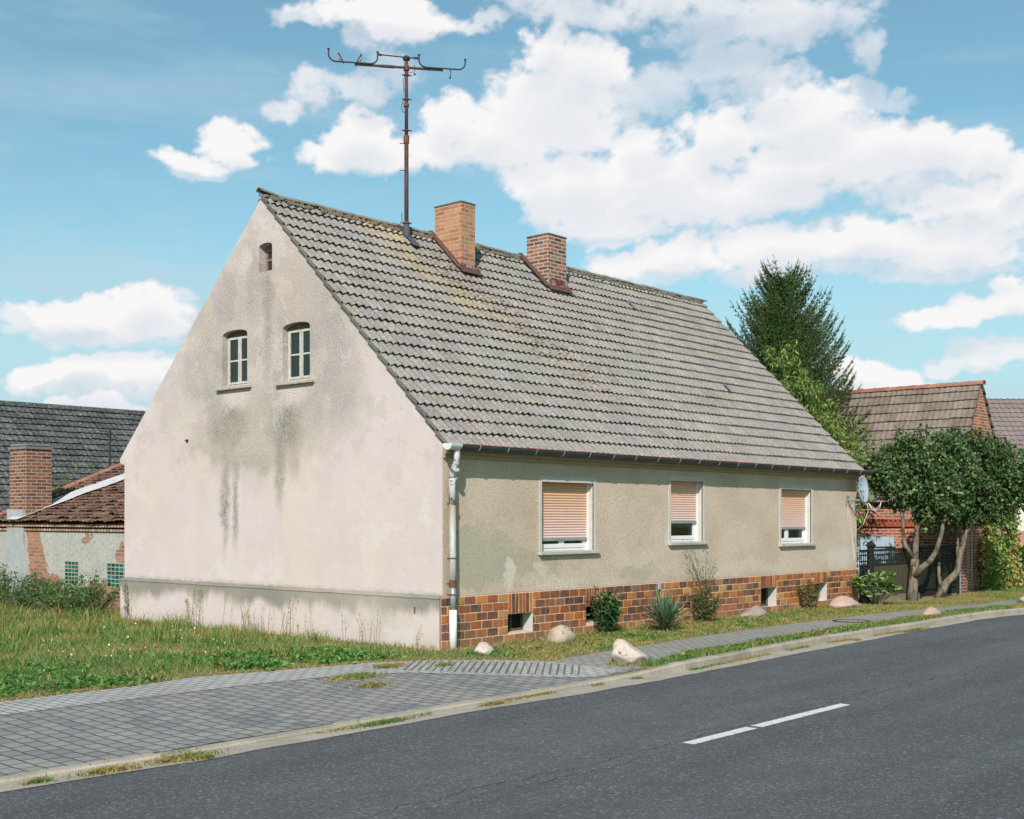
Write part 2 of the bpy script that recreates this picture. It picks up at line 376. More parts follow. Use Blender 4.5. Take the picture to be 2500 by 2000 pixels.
def mat_leaf(name, rough=.5, trans=.35, spec=.35):
    n = N(name, rough, spec); t = n.attr('tint'); n.set(n.b.inputs['Base Color'], t)
    tr = n.nd('ShaderNodeBsdfTranslucent'); n.set(tr.inputs[0], n.mix(1., t, (1.0, 1.15, .55, 1), 'MULTIPLY'))
    mx = n.nd('ShaderNodeMixShader'); mx.inputs[0].default_value = trans
    n.t.links.new(n.b.outputs[0], mx.inputs[1]); n.t.links.new(tr.outputs[0], mx.inputs[2])
    n.t.links.new(mx.outputs[0], n.t.nodes['Material Output'].inputs[0]); return n.m
def mat_wood(name, a, b, scale=1.0, rough=.8):
    n = N(name, rough, .2); v = n.vm('MULTIPLY', n.oc(), (18, 18, 1.6)); f = n.noise(scale, 5, .65, v)
    return n.out(n.mix(n.mr(f, .3, .7), L(a), L(b)), None, n.bump(f, .4, .006))
def mat_bark(name, a, b, c):
    n = N(name, .95, .1); v = n.vm('MULTIPLY', n.oc(), (1, 1, .35)); f = n.noise(11, 5, .7, v)
    col = n.mix(n.mr(f, .35, .62), L(a), L(b)); col = n.mix(n.mr(n.noise(5, 3, .6), .52, .62), col, L(c))
    return n.out(col, None, n.bump(f, .8, .02))
def mat_glass(name, tintc=(.012, .016, .015), rough=.06):
    n = N(name, rough, .35); n.b.inputs['Base Color'].default_value = tuple(tintc)+(1,)
    nr = n.bump(n.noise(1.5, 2, .5), .06, .05); return n.out(None, None, nr)

GABLE = mat_gable(); FACADE = mat_facade(); TILE = mat_tile()
DARKTILE = mat_rooftile('dark_slate_tile', '#3f4140', '#565854', '#8d8f8a', 2.5)
OLDTILE = mat_rooftile('old_clay_tile', '#5c4336', '#7b6455', '#443228', 2.2)
BROWNTILE = mat_rooftile('weathered_brown_tile', '#6f6257', '#83776c', '#57493f', 1.2)
MAUVETILE = mat_rooftile('mauve_tile', '#766964', '#80746e', '#685c58', .6)
CLAYRIDGE = mat_rooftile('clay_ridge', '#8f5f4c', '#a07260', '#75594c', 3)
LEAF = mat_leaf('leaf', .62, .3, .22); GLOSSLEAF = mat_leaf('glossy_leaf', .42, .18, .4); GRASS = mat_leaf('grass_blade', .75, .3, .12); NEEDLE = mat_leaf('needle', .75, .1, .12)
WHITEPVC = simple('white_pvc', L('#d6d4d0'), .35, .04, 3, 0, spec=.4)
WHITEPAINT = simple('old_white_paint', L('#b3ada3'), .65, .22, 16, .3)
SURROUND = simple('painted_surround', L('#b8b2a8'), .85, .1, 6, .3)
GREYPAINT = simple('window_sill_paint', L('#aca7a0'), .7, .12, 7, .3)
ZINC = simple('zinc_sheet', L('#8f9696'), .45, .2, 5, .1, metal=.35, spec=.5)
GUTTER = simple('dark_zinc_gutter', L('#3d4849'), .55, .2, 3, .05, metal=.1, spec=.3)
RUST = simple('rusty_iron', L('#6b3f2c'), .8, .35, 14, .4)
REDRIM = simple('red_brown_bead', L('#8a4a3c'), .6, .2, 10, .1)
DARKMETAL = simple('dark_metal', L('#3a3432'), .6, .3, 10, .2)
STONE = None
DARK = simple('dark_interior', L('#15130f'), .95, .2, 3, 0)
SOFFIT = simple('painted_eave_board', L('#9c8b74'), .85, .12, 5, .2)
GLASS = mat_glass('window_glass'); ATTIC = mat_glass('attic_glass', (.02, .028, .025), .12)

# ================================================================ SKY (clouds)
PUFFS = [(36.09,16.46,1.27,0.77,1),(34.33,15.56,1.35,0.43,1),(36.67,15.88,0.91,0.48,1),(35.15,15.41,0.9,0.38,1),(41.67,17.01,1.6,0.89,1),(40.45,16.14,1.5,0.61,1),(42.7,16.31,1.51,0.73,1),(43.36,15.98,1.13,0.52,0.8),(46.11,17.94,1.33,1.11,1),(45.54,16.64,1.71,0.78,1),(48.11,17.27,1.71,1.38,1),(50.3,20.62,1.18,1.13,1),(52.2,19.89,1.89,1.33,1),(50.53,18.64,2.85,1.94,1),(53.81,18.76,1.7,1.02,0.75),(48.87,17.1,2.67,1.38,1),(54.95,18.89,2.06,0.84,0.5),(51.35,17.43,2.09,1.2,0.9),(54.76,16.84,1.32,0.86,1),(51.63,14.88,2.84,1.5,1),(55.51,15.07,2.99,1.66,1),(50.01,15.16,1.24,1.06,1),(58.13,16.89,1.66,1.28,1),(61.89,17.45,2.68,1.26,1),(65.01,16.12,2.6,1.34,1),(62.88,15.59,3.87,1.19,1),(67.53,16.08,1.69,1,1),(69.47,15.57,1.32,0.91,1),(53.25,13.52,2.45,0.81,1),(57.57,14.47,2.59,1.32,1),(60.16,14.71,3.61,1.04,0.9),(66.41,14.83,3.4,0.85,0.7),(53.62,11.61,1.23,0.69,1),(56.54,11.91,2.05,0.87,1),(60.89,12.2,2.88,0.98,1),(65.01,12.13,3.11,0.91,1),(68.97,11.9,2.8,1.06,1),(68.97,13.61,2.48,0.84,0.95),(70.96,14.26,0.97,0.83,1),(70.63,12.96,1.46,0.84,1),(55.51,11.12,2.43,0.55,0.6),(62.88,11.22,4.56,0.53,0.6),(68.12,10.75,3.32,0.52,0.6),(71.12,9.26,1.21,0.77,1),(69.8,8.83,1.4,0.56,1),(68.63,8.45,1.59,0.49,1),(67.61,8.29,0.68,0.39,1),(70.63,6.95,1.62,0.49,0.8),(68.97,6.68,1.25,0.32,0.7),(64.83,6.29,1.4,0.72,1),(66.41,5.97,1.38,0.63,1),(63.77,6.51,1.06,0.69,1),(65.19,5.56,2.25,0.54,1),(42.8,22.38,3.22,0.56,1),(44.4,21.78,2.47,0.68,1),(39.24,21.96,1.3,0.35,0.7),(47.54,21.91,0.95,0.33,0.6),(42.04,21.21,1.13,0.82,0.55),(38.14,18.14,0.92,0.47,0.75),(39.71,19.02,1.12,0.64,0.7),(41.86,18.95,1.13,0.76,0.65),(43.36,19.92,1.13,0.67,0.4),(52.11,22.46,3.22,0.68,0.65),(56.45,22.44,4.26,0.8,0.8),(59.79,21.48,3.62,1.05,0.8),(62.34,21.69,2.32,0.95,0.7),(64.83,20.19,0.88,0.8,0.6),(65.1,19.6,0.53,0.65,0.45),(58.68,19.82,2.39,0.83,0.6),(60.34,18.89,2.36,1,0.6),(57.38,21.13,1.11,0.82,0.5),(64.48,18.26,1.58,0.46,0.5),(66.58,17.99,0.69,0.26,0.4),(56.64,21.41,0.75,0.46,0.5),(55.89,19.37,1.31,0.67,0.5),(32.21,9.58,1.32,0.74,1),(29.2,9.07,2.05,0.61,0.85),(32.03,8.86,2.12,0.8,0.95),(27.28,8.44,1.67,0.61,0.8),(33.44,9.01,1.07,0.72,0.55),(30.47,8.35,3.14,0.62,0.8),(29.45,6.62,1.54,0.53,0.9),(32.03,6.53,1.58,0.81,1),(27.28,6.17,1.16,0.52,0.85),(30.13,5.84,2.78,0.57,0.8),(30.13,4.86,2.43,0.32,1),(33.97,9.93,0.71,0.32,0.4),(35.95,7.48,1.46,0.73,0.3)]
def build_sky():
    az = np.arange(5, 93.01, .065); el = np.arange(-.5, 34, .065)
    AZ, EL = np.meshgrid(az, el)
    wx = (fbm(AZ/2.2, EL/1.6, 6, 3, .6)-.5)*2.6; wy = (fbm(AZ/2.2+40, EL/1.6+9, 6, 11, .6)-.5)*1.7
    def dens(dx=0, dy=0, k=1.):
        a = AZ+wx*k+dx; e = EL+wy*k+dy; D = np.full(AZ.shape, -1.); Wt = np.zeros(AZ.shape)
        for (c, f, ra, re, w) in PUFFS:
            d = 1-((a-c)/(ra*1.2))**2-((e-f)/(re*1.2))**2
            m = d > D; D = np.where(m, d, D); Wt = np.where(m, w, Wt)
        return D, Wt
    def layer(solid):
        a = AZ+wx; e = EL+wy; D = np.full(AZ.shape, -2.); Wt = np.ones(AZ.shape); G = np.zeros(AZ.shape); Gw = np.zeros(AZ.shape)
        for (c, f, ra, re, w) in PUFFS:
            if (w > .82) != solid: continue
            q = ((a-c)/(ra*1.22))**2+((e-f)/(re*1.22))**2; d = 1-q; k = np.exp(-2.2*np.minimum(q, 9)); G += k*w; Gw += k; D = np.maximum(D, d)
        return D, G/np.maximum(Gw, 1e-6)
    fine = fbm(AZ/.55+8, EL/.42, 5, 77, .62)-.5; bil = 1-np.abs(2*fbm(AZ/1.1+3, EL/.8, 5, 23, .55)-1); mid = fbm(AZ/1.8, EL/1.2, 4, 88, .6)-.5
    D1, _ = layer(True); e1 = D1+(bil-.72)*.34+fine*.75+mid*.4; a1 = sm(-.12, .62, e1)
    Db, _ = dens(0, -.25, .4); a1 = a1*(.45+.55*sm(-.5, .3, Db))
    D2, W2 = layer(False); e2 = D2+(bil-.7)*.5+fine*1.2+mid*.9; a2 = sm(-.25, .95, e2)*np.clip(W2*1.2, 0, .88)*(.7+.5*fbm(AZ/1.5, EL/1.5, 5, 31, .6))
    a = 1-(1-np.clip(a1, 0, 1))*(1-np.clip(a2, 0, 1))
    veil = np.clip(.10+.34*sm(.42, .8, fbm(AZ/13+5, EL/2.6, 6, 41, .6))+.8*sm(17, 1, EL), 0, .82)
    ac = np.clip(a, 0, 1); a = 1-(1-ac)*(1-veil)
    Dn, _ = dens(-.25, 1.05, .45); Dn2, _ = dens(0, .45, .7)
    sh = 1.03-.27*sm(-.1, 1.15, Dn)
    sh = sh+(fbm(AZ/2.6, EL/1.6, 5, 51, .55)-.5)*.20+(bil-.7)*.06*(Dn < .6)+fine*.05
    sh = sh*1.-.14*np.clip(a2*1.3-a1, 0, 1)
    sh = .42+(sh-.42)*np.clip(ac/np.maximum(a, 1e-3), 0, 1)
    A = np.radians(AZ).ravel(); E = np.radians(EL).ravel(); R = 1800.
    V = np.stack([R*np.sin(A)*np.cos(E)-12.9, R*np.cos(A)*np.cos(E)-12.6, R*np.sin(E)+1.9], 1)
    ny, nx = AZ.shape; I = np.arange(ny*nx).reshape(ny, nx)
    F = np.stack([I[:-1, :-1], I[:-1, 1:], I[1:, 1:], I[1:, :-1]], -1).reshape(-1, 4)
    bord = np.minimum(sm(5, 12, AZ)*sm(93, 88, AZ), sm(34, 29, EL))
    n = N('cloud_sky', 1, 0); al = n.attr('alpha', 'Fac'); s = n.attr('shade', 'Fac')
    s2 = n.m2('ADD', s, n.mr(n.noise(.02, 5, .6), .3, .7, -.03, .03))
    c = n.ramp(s2, [(.42, (.45, .61, .69)), (.6, (.62, .67, .73)), (.78, (.73, .75, .79)), (.92, (.81, .81, .825)), (1., (.86, .848, .848))])
    em = n.nd('ShaderNodeEmission'); n.set(em.inputs[0], c); em.inputs[1].default_value = 0.86
    tr = n.nd('ShaderNodeBsdfTransparent'); mx = n.nd('ShaderNodeMixShader'); n.set(mx.inputs[0], al)
    n.t.links.new(tr.outputs[0], mx.inputs[1]); n.t.links.new(em.outputs[0], mx.inputs[2])
    n.t.links.new(mx.outputs[0], n.t.nodes['Material Output'].inputs[0]); n.t.nodes.remove(n.b)
    o = mesh_np('sky', V, F, n.m, None, smooth=True, fattr=dict(alpha=(a*bord).ravel(), shade=sh.ravel()))
    tag(o, 'blue sky with white cumulus clouds', None, None, 'structure')
build_sky()

# ================================================================ GROUND
def grid_sheet(name, xs, ys, zf, mat):
    X, Y = np.meshgrid(xs, ys); Z = zf(X, Y); ny, nx = X.shape
    Y = Y+(kerbF(X)+3.47)*np.clip(1-np.abs(Y+3.4)/1.6, 0, 1)
    V = np.stack([X.ravel(), Y.ravel(), Z.ravel()], 1); I = np.arange(ny*nx).reshape(ny, nx)
    F = np.stack([I[:-1, :-1], I[:-1, 1:], I[1:, 1:], I[1:, :-1]], -1).reshape(-1, 4)
    return tag(mesh_np(name, V, F, mat, None), kind='structure')
def strip_sheet(name, xs, y0, y1, zf, mat, m=2):
    """sheet between two curves y0(x) and y1(x)"""
    xs = np.asarray(xs); T = np.linspace(0, 1, m); Y = np.stack([y0(xs)*(1-t)+y1(xs)*t for t in T]); X = np.repeat(xs[None], m, 0)
    Z = zf(X, Y); V = np.stack([X.ravel(), Y.ravel(), Z.ravel()], 1); nx = len(xs); I = np.arange(m*nx).reshape(m, nx)
    F = np.stack([I[:-1, :-1], I[:-1, 1:], I[1:, 1:], I[1:, :-1]], -1).reshape(-1, 4)
    return tag(mesh_np(name, V, F, mat, None), kind='structure')
def ip(pts): xs, ys = zip(*pts); return lambda x: np.interp(x, xs, ys)
kerbF = ip([(-60, -6.0), (-20, -3.9), (-8.4, -3.47), (-6.8, -3.55), (-2.8, -3.5), (-.3, -3.47), (.3, -3.53), (1.1, -3.53), (4.2, -3.3), (5.2, -3.26), (8.7, -3.3), (14.6, -3.2), (20, -2.95), (60, -1.)])
roadE = ip([(-60, -6.3), (-20, -4.15), (-8.4, -3.70), (-6.8, -3.79), (-3, -3.72), (-1.8, -3.82), (.5, -3.78), (4.5, -3.6), (8.7, -3.46), (12.4, -3.40), (20, -3.15), (60, -1.2)])
kerbZ = lambda x: hx(x)-.08+.075*sm(-.6, 1.1, x)
pathT = ip([(-.1, -2.05), (.7, -2.0), (2.7, -1.88), (4.1, -1.77), (6.8, -1.72), (9.9, -1.8), (12, -2.0), (15.1, -1.8), (18.6, -1.95), (26, -1.5), (60, 0)])
pathB = ip([(-.1, -3.28), (.55, -3.25), (1.2, -3.1), (2.2, -2.92), (4.9, -2.78), (8, -2.74), (10.4, -2.75), (12.8, -2.72), (16, -2.6), (26, -2.3), (60, -1.)])

n = N('soil', .95, .1); c = n.mix(n.mr(n.noise(1.5, 5, .65), .35, .65), L('#7f7350'), L('#6b7044')); c = n.mix(n.mr(n.noise(25, 4, .7), .5, .7), c, L('#a59468'))
SOIL = n.out(c, None, n.bump(n.noise(30, 4, .7), .8, .02))
def gzz(X, Y):
    z = gz(X, Y)-.012
    return np.where(Y < -3.4, -.2+hx(X), z)
ys = np.concatenate([[-250, -60, -20, -12, -6, -3.42, -3.39], np.linspace(-3.3, 1, 24), [3, 8, 20, 40, 90, 250]])
xs = np.concatenate([[-250, -80, -30, -15], np.linspace(-10, 20, 90), [30, 50, 90, 250]])
grid_sheet('ground', xs, ys, gzz, SOIL)

n = N('asphalt', .88, .25); o = n.oc(); X = n.xyz(o)
c = n.mix(n.mr(n.noise(.6, 5, .6), .3, .7), L('#494a4a'), L('#535352'))
for yt in (-4.9, -6.0, -7.3): c = n.mix(n.m2('MULTIPLY', n.mr(n.m2('ABSOLUTE', n.m2('SUBTRACT', n.m2('ADD', X[1], n.mr(n.noise(.4, 3, .5), .3, .7, -.2, .2)), yt)), .38, .05, 0, 1, True), .22), c, L('#6b6a68'))
c = n.mix(n.m2('MULTIPLY', n.blob(n.warp(o, 1.5, .5), (5.5, -5.2, 0), (3.2, .7, 0), .6), .35), c, L('#484949'))
lane = n.noise(.8, 4, .6, n.vm('MULTIPLY', o, (.1, 1.3, 1))); c = n.mix(n.m2('MULTIPLY', n.mr(lane, .4, .62), .5), c, L('#646666'))
c = n.mix(n.m2('MULTIPLY', n.mr(n.noise(38, 4, .8), .54, .66), .8), c, L('#a5a6a6')); c = n.mix(n.m2('MULTIPLY', n.mr(n.noise(34, 4, .8, n.vm('ADD', o, (3, 5, 0))), .54, .66), .8), c, L('#242728'))
c = n.mix(n.m2('MULTIPLY', n.mr(n.noise(2.2, 5, .7), .4, .62), .3), c, L('#474a4b'))
yy = n.m2('ADD', X[1], n.mr(n.noise(.9, 5, .65, n.vm('MULTIPLY', o, (1, .1, 1))), .2, .8, -.22, .22))
def seam(y0, w, x0, x1, amt):
    global c
    f = n.m2('MULTIPLY', n.mr(n.m2('ABSOLUTE', n.m2('SUBTRACT', yy, y0)), w, w*.3), n.m2('MULTIPLY', n.mr(X[0], x0, x0+.6), n.mr(X[0], x1, x1-.8)))
    f = n.m2('MULTIPLY', f, n.mr(n.noise(2.5, 3, .6), .35, .5)); c = n.mix(n.m2('MULTIPLY', f, amt), c, L('#25282a'))
seam(-6.36, .015, -14, 9, .7); seam(-6.2, .02, -3.4, 2.6, .6); seam(-6.55, .012, -12, -3.4, .6); seam(-4.9, .012, 1, 16, .35)
ASPHALT = n.out(c, None, n.bump(n.noise(120, 3, .75), .9, .008))
rx = np.concatenate([[-60, -40, -25], np.linspace(-16, 22, 110), [30, 45, 60]])
strip_sheet('road', rx, lambda x: x*0-11.5+.00*x, roadE, lambda X, Y: hx(X)-.12+.035*(1-((Y+7.4)/4)**2).clip(-1, 1)*0, ASPHALT, 3)
n = N('gutter_gravel', .95, .1); c = n.mix(n.mr(n.noise(2, 5, .65), .35, .65), L('#9c9283'), L('#b3a898')); c = n.mix(n.mr(n.noise(70, 3, .7), .5, .7), c, L('#77706a'))
GUTG = n.out(c, None, n.bump(n.noise(60, 4, .7), .6, .01))
jit = lambda a: (lambda x: roadE(x)+a+.035*(fbm(x*2.2, x*0+2, 4, 5)-.5)*2)
strip_sheet('gutter_strip', np.linspace(-30, 30, 500), jit(-.04), lambda x: kerbF(x)+.05, lambda X, Y: hx(X)-.114, GUTG, 2)

# kerb stones: one structure mesh, one bevelled stone per metre
mb = MB(); x = -24.
while x < 34:
    l = 1.0 if x > 0 else 1.0; a, b = x+.006, x+l-.006; dz = random.uniform(-.006, .006); dy = random.uniform(-.006, .006)
    q = random.uniform(.88, 1.08); tt = (q, q*.985, q*.96)
    zb = float(kerbZ((a+b)/2)); 
    za, zc = float(kerbZ(a))+dz, float(kerbZ(b))+dz; ya, yb = float(kerbF(a))+dy, float(kerbF(b))+dy; wd = .14
    prof = [(0, -.16), (0, -.02), (.018, 0), (wd, 0), (wd, -.16)]
    vs = [(a, ya+p[0], (za if p[1] > -.1 else -.12+hx(a)-.1)+(p[1] if p[1] > -.1 else 0)) for p in prof]+[(b, yb+p[0], (zc if p[1] > -.1 else -.12+hx(b)-.1)+(p[1] if p[1] > -.1 else 0)) for p in prof]
    mb.add(vs, [tuple(range(5)), tuple(range(5, 10))[::-1]]+[(i, (i+1) % 5, 5+(i+1) % 5, 5+i) for i in range(5)], tt); x += l
n = N('kerb_concrete', .92, .15); c = n.mix(n.mr(n.noise(3, 5, .65), .3, .7), L('#938b7d'), L('#b0a696')); c = n.mix(n.mr(n.noise(50, 3, .7), .52, .7), c, L('#7b756c')); c = n.mix(1., c, n.attr('tint'), 'MULTIPLY')
tag(mb.build('kerb', n.out(c, None, n.bump(n.noise(40, 4, .7), .5, .01))), kind='structure')

def mat_paver(name, c1, c2, joint, w, h, ms, rot=True, stain=.5):
    n = N(name, .9, .2); X = n.xyz(); uv = n.comb(X[1], X[0], 0.) if rot else n.comb(X[0], X[1], 0.)
    uv = n.vm('ADD', uv, n.vm('MULTIPLY_ADD', n.noise(.8, 2, .5, out=1), (.05,)*3, (-.025,)*3))
    b = n.nd('ShaderNodeTexBrick'); b.offset = .5; n.set(b.inputs['Vector'], uv); b.inputs['Scale'].default_value = 1
    b.inputs['Brick Width'].default_value = w; b.inputs['Row Height'].default_value = h; b.inputs['Mortar Size'].default_value = ms; b.inputs['Mortar Smooth'].default_value = .3
    b.inputs['Color1'].default_value = (0, 0, 0, 1); b.inputs['Color2'].default_value = (1, 1, 1, 1)
    c = n.mix(b.outputs['Color'], L(c1), L(c2)); c = n.mix(n.m2('MULTIPLY', n.mr(n.noise(.45, 4, .6), .45, .7), .35), c, L('#6b675f')); c = n.mix(n.m2('MULTIPLY', n.mr(n.noise(.9, 5, .65), .4, .65), stain), c, L('#a39c8e'))
    c = n.mix(n.m2('MULTIPLY', n.mr(n.noise(30, 4, .8), .52, .66), .4), c, L('#9a9994')); c = n.mix(n.m2('MULTIPLY', n.mr(n.noise(33, 4, .8, n.vm('ADD', n.oc(), (2, 2, 2))), .54, .66), .3), c, L('#55544f')); c = n.mix(b.outputs['Fac'], c, L(joint))
    nr = n.bump(n.m2('SUBTRACT', 1., b.outputs['Fac']), .9, .01); return n.out(c, None, n.bump(n.noise(70, 3, .7), .3, .005, nr))
PAVD = mat_paver('grey_paver', '#6e7071', '#8b8b86', '#45423c', .2, .165, .009)
PAVL = mat_paver('light_paver', '#a5a5a1', '#b3b2ac', '#5c574e', .2, .1, .009)
PAVP = mat_paver('path_paver', '#8d8c87', '#9d9b95', '#5f5b50', .2, .1, .01, False, .45)
fz = lambda d: (lambda X, Y: gz(X, Y)+d)
edgeT = ip([(-60, 0), (-12, 0), (-6.7, -.08), (-5.15, -.06), (-4.2, .1), (-3.3, -.12), (-1.8, -.42), (-1.1, -.8), (-.45, -1.38), (0, -2.03)])
bandB = ip([(-60, -.95), (-6.3, -.95), (-4.2, -.98), (-3, -1.12), (-2.1, -1.5), (-1.5, -2.25), (-.8, -3.0), (-.6, -3.25), (0.3, -3.26)])
kbk = lambda x: kerbF(x)+.135
strip_sheet('driveway', np.linspace(-40, .35, 400), lambda x: kbk(x), lambda x: np.minimum(bandB(x)+.03, 3), fz(-.003), PAVD, 8)
strip_sheet('pavement_band', np.linspace(-40, -.0, 400), bandB, edgeT, fz(.001), PAVL, 6)
strip_sheet('path', np.linspace(-.12, 40, 300), pathB, pathT, fz(.0), PAVP, 4)
# splayed dark joints in the lighter band
mb = MB()
JA = [(-2.04, -1.31), (-1.98, -1.38), (-1.92, -1.45), (-1.86, -1.52), (-1.8, -1.59), (-1.74, -1.66), (-1.68, -1.73), (-1.62, -1.8), (-1.56, -1.87), (-1.5, -1.93), (-1.44, -2.0), (-1.38, -2.07), (-1.32, -2.14), (-1.26, -2.21), (-1.19, -2.28), (-1.13, -2.35), (-1.07, -2.42), (-1.01, -2.49), (-0.95, -2.56), (-0.89, -2.63), (-0.83, -2.7), (-0.77, -2.77), (-0.71, -2.84), (-0.65, -2.91), (-0.59, -2.98)]; JB = [(-1.29, -0.75), (-1.23, -0.82), (-1.17, -0.89), (-1.11, -0.96), (-1.05, -1.03), (-0.98, -1.1), (-0.92, -1.17), (-0.86, -1.23), (-0.8, -1.3), (-0.74, -1.37), (-0.68, -1.44), (-0.62, -1.51), (-0.56, -1.58), (-0.5, -1.65), (-0.44, -1.72), (-0.38, -1.79), (-0.32, -1.86), (-0.26, -1.93), (-0.2, -2.0), (-0.14, -2.06), (-0.12, -2.16), (-0.1, -2.27), (-0.09, -2.37), (-0.07, -2.48), (-0.06, -2.58)]
def pl_at(P, t):
    t = t*(len(P)-1); i = min(int(t), len(P)-2); f = t-i; return Vector((P[i][0]*(1-f)+P[i+1][0]*f, P[i][1]*(1-f)+P[i+1][1]*f, 0))
for k in range(25):
    a = Vector(JA[k]+(0,)); b = Vector(JB[k]+(0,)); d = (b-a).normalized(); s = Vector((-d.y, d.x, 0))*.012*random.uniform(.7, 1.1)
    if d.length < .1: continue
    q = [a-s, a+s, b+s, b-s]; mb.add([(v.x, v.y, float(gz(v.x, v.y))+.007) for v in q], [(0, 1, 2, 3)])
tag(mb.build('paving_joints', simple('joint_soil', L('#67624f'), .95, .2, 20, .2)), kind='structure')
# centre-line dash, cracked into two pieces
mb = MB(); z = -.1155
def worn(x0, x1):
    xs = np.linspace(x0, x1, 60); top = [-6.415+random.uniform(-.006, .004) for _ in xs]; bot = [-6.545+random.uniform(-.004, .006) for _ in xs]
    for i in range(59): mb.add([(xs[i], bot[i], z), (xs[i+1], bot[i+1], z), (xs[i+1], top[i+1], z), (xs[i], top[i], z)], [(0, 1, 2, 3)])
worn(-3.46, -2.34); worn(-2.25, -.33)
for x0 in (9.7, 22): worn(x0+.0, x0+3.)
worn(-16.5, -13.4)
n = N('road_paint', .8, .2); f = n.mr(n.noise(30, 5, .8), .52, .64)
tag(mb.build('road_marking', n.out(n.mix(n.m2('MULTIPLY', f, .7), L('#d6cfc8'), L('#6b6c6c')))), kind='structure')
# manhole on the path
def manhole():
    t = thing('manhole_cover', 'round metal manhole cover set flush in the grey pavement', 'manhole cover', (8.5, -2.3, .0))
    mb = MB(); c = Vector((8.5, -2.3, .002)); 
    def ring(r0, r1, z0, z1, n=40):
        vs = []
        for k in range(n):
            a = 2*math.pi*k/n; 
            for r, z in ((r0, z0), (r0, z1), (r1, z1), (r1, z0)): vs.append((c.x+r*math.cos(a), c.y+r*math.sin(a), z))
        mb.add(vs, [(4*k+j, 4*((k+1) % n)+j, 4*((k+1) % n)+(j+1) % 4, 4*k+(j+1) % 4) for k in range(n) for j in range(4)])
    ring(.29, .345, -.02, .012); mb.build('rim', DARKMETAL, t)
    mb = MB(); ring(.001, .28, -.02, .008); mb.build('lid', simple('cast_iron', L('#857f74'), .7, .2, 20, .5), t)
manhole()
# ================================================================ HOUSE
HL, HW, ZE, ZR, YR = 13.53, 8.5, 3.02, 7.44, 4.22
house = thing('house', 'cream and tan rendered village house with steep grey tiled roof and brown tiled plinth', 'house', (6.76, 4.25, 0))

def arch(a0, a1, z0, z1, rise, n=10):
    """arched opening, 2-D loop (a,z)"""
    pts = [(a0, z0), (a1, z0)]; m = (a0+a1)/2; hw = (a1-a0)/2
    for i in range(n+1):
        t = math.pi*i/n; a = m+hw*math.cos(t); pts.append((a, z1-rise+rise*math.sin(t)**.8 if 0 < i < n else z1-rise))
    return pts
def rect(a0, a1, z0, z1): return [(a0, z0), (a1, z0), (a1, z1), (a0, z1)]
def wall_holes(name, outer, holes, axis, pos, depth, mats, parent, revmat=0):
    loops = [outer]+holes
    tri = tessellate_polygon([[Vector((a, z, 0)) for a, z in l] for l in loops])
    P = [p for l in loops for p in l]
    def T(p, d=0): return (pos+d, p[0], p[1]) if axis == 0 else (p[0], pos+d, p[1])
    V = [T(p) for p in P]; F = [tuple(t) for t in tri]
    out = []
    for f in F:
        a, b, c = [Vector(V[i]) for i in f]; nn = (b-a).cross(c-a)
        out.append(f if nn[axis] < 0 else f[::-1])
    nf = len(out)
    for h in holes:
        o = len(V); V += [T(p) for p in h]+[T(p, depth) for p in h]; k = len(h); cen = Vector(T((sum(p[0] for p in h)/k, sum(p[1] for p in h)/k), depth/2))
        for i in range(k):
            j = (i+1) % k; f = (o+i, o+j, o+k+j, o+k+i); a, b, c = [Vector(V[q]) for q in f[:3]]; nn = (b-a).cross(c-a)
            out.append(f if nn.dot(cen-a) > 0 else f[::-1])
    o = mesh_py(name, V, out, mats, parent)
    if revmat:
        for i, p in enumerate(o.data.polygons):
            if i >= nf: p.material_index = revmat
    return o

GW = [arch(3.0, 3.7, 4.17, 5.13, .085), arch(4.66, 5.37, 4.2, 5.17, .085), arch(3.98, 4.34, 6.07, 6.55, .07)]
tan_ = (ZR-.06-ZE)/(YR+.18)
g_out = [(0, .755), (0, 2.98), (-.12, 3.0), (YR, ZR-.065), (8.66, 3.05), (8.66, 2.98), (8.5, 2.93), (8.5, .755)]
wall_holes('gable_wall', g_out, GW, 0, 0, .2, GABLE, house)
# rear side corbel of the gable and the other outer walls
mb = MB(); mb.prism([(8.5, 2.93), (8.66, 2.98), (8.5, 3.16)], 0, 0.004, .3); mb.build('corbel', GABLE, house)
mb = MB(); mb.box((.004, HW-.2, .0), (HL-.004, HW, 3.0)); mb.build('rear_wall', GABLE, house)
mb = MB(); mb.prism([(0.01, 0), (0.01, 3.0), (YR, ZR-.2), (8.5, 3.0), (8.5, 0)], 0, HL-.2, HL); mb.build('far_gable_wall', FACADE, house)
mb = MB(); mb.box((.5, .45, -.05), (HL-.5, HW-.5, 2.9)); mb.build('interior', DARK, house)
mb = MB(); mb.box((.45, 2.2, 3.0), (HL-.5, 6.4, 5.3)); mb.box((.42, 3.6, 5.4), (HL-.5, 4.8, 6.6)); mb.build('attic_interior', DARK, house)
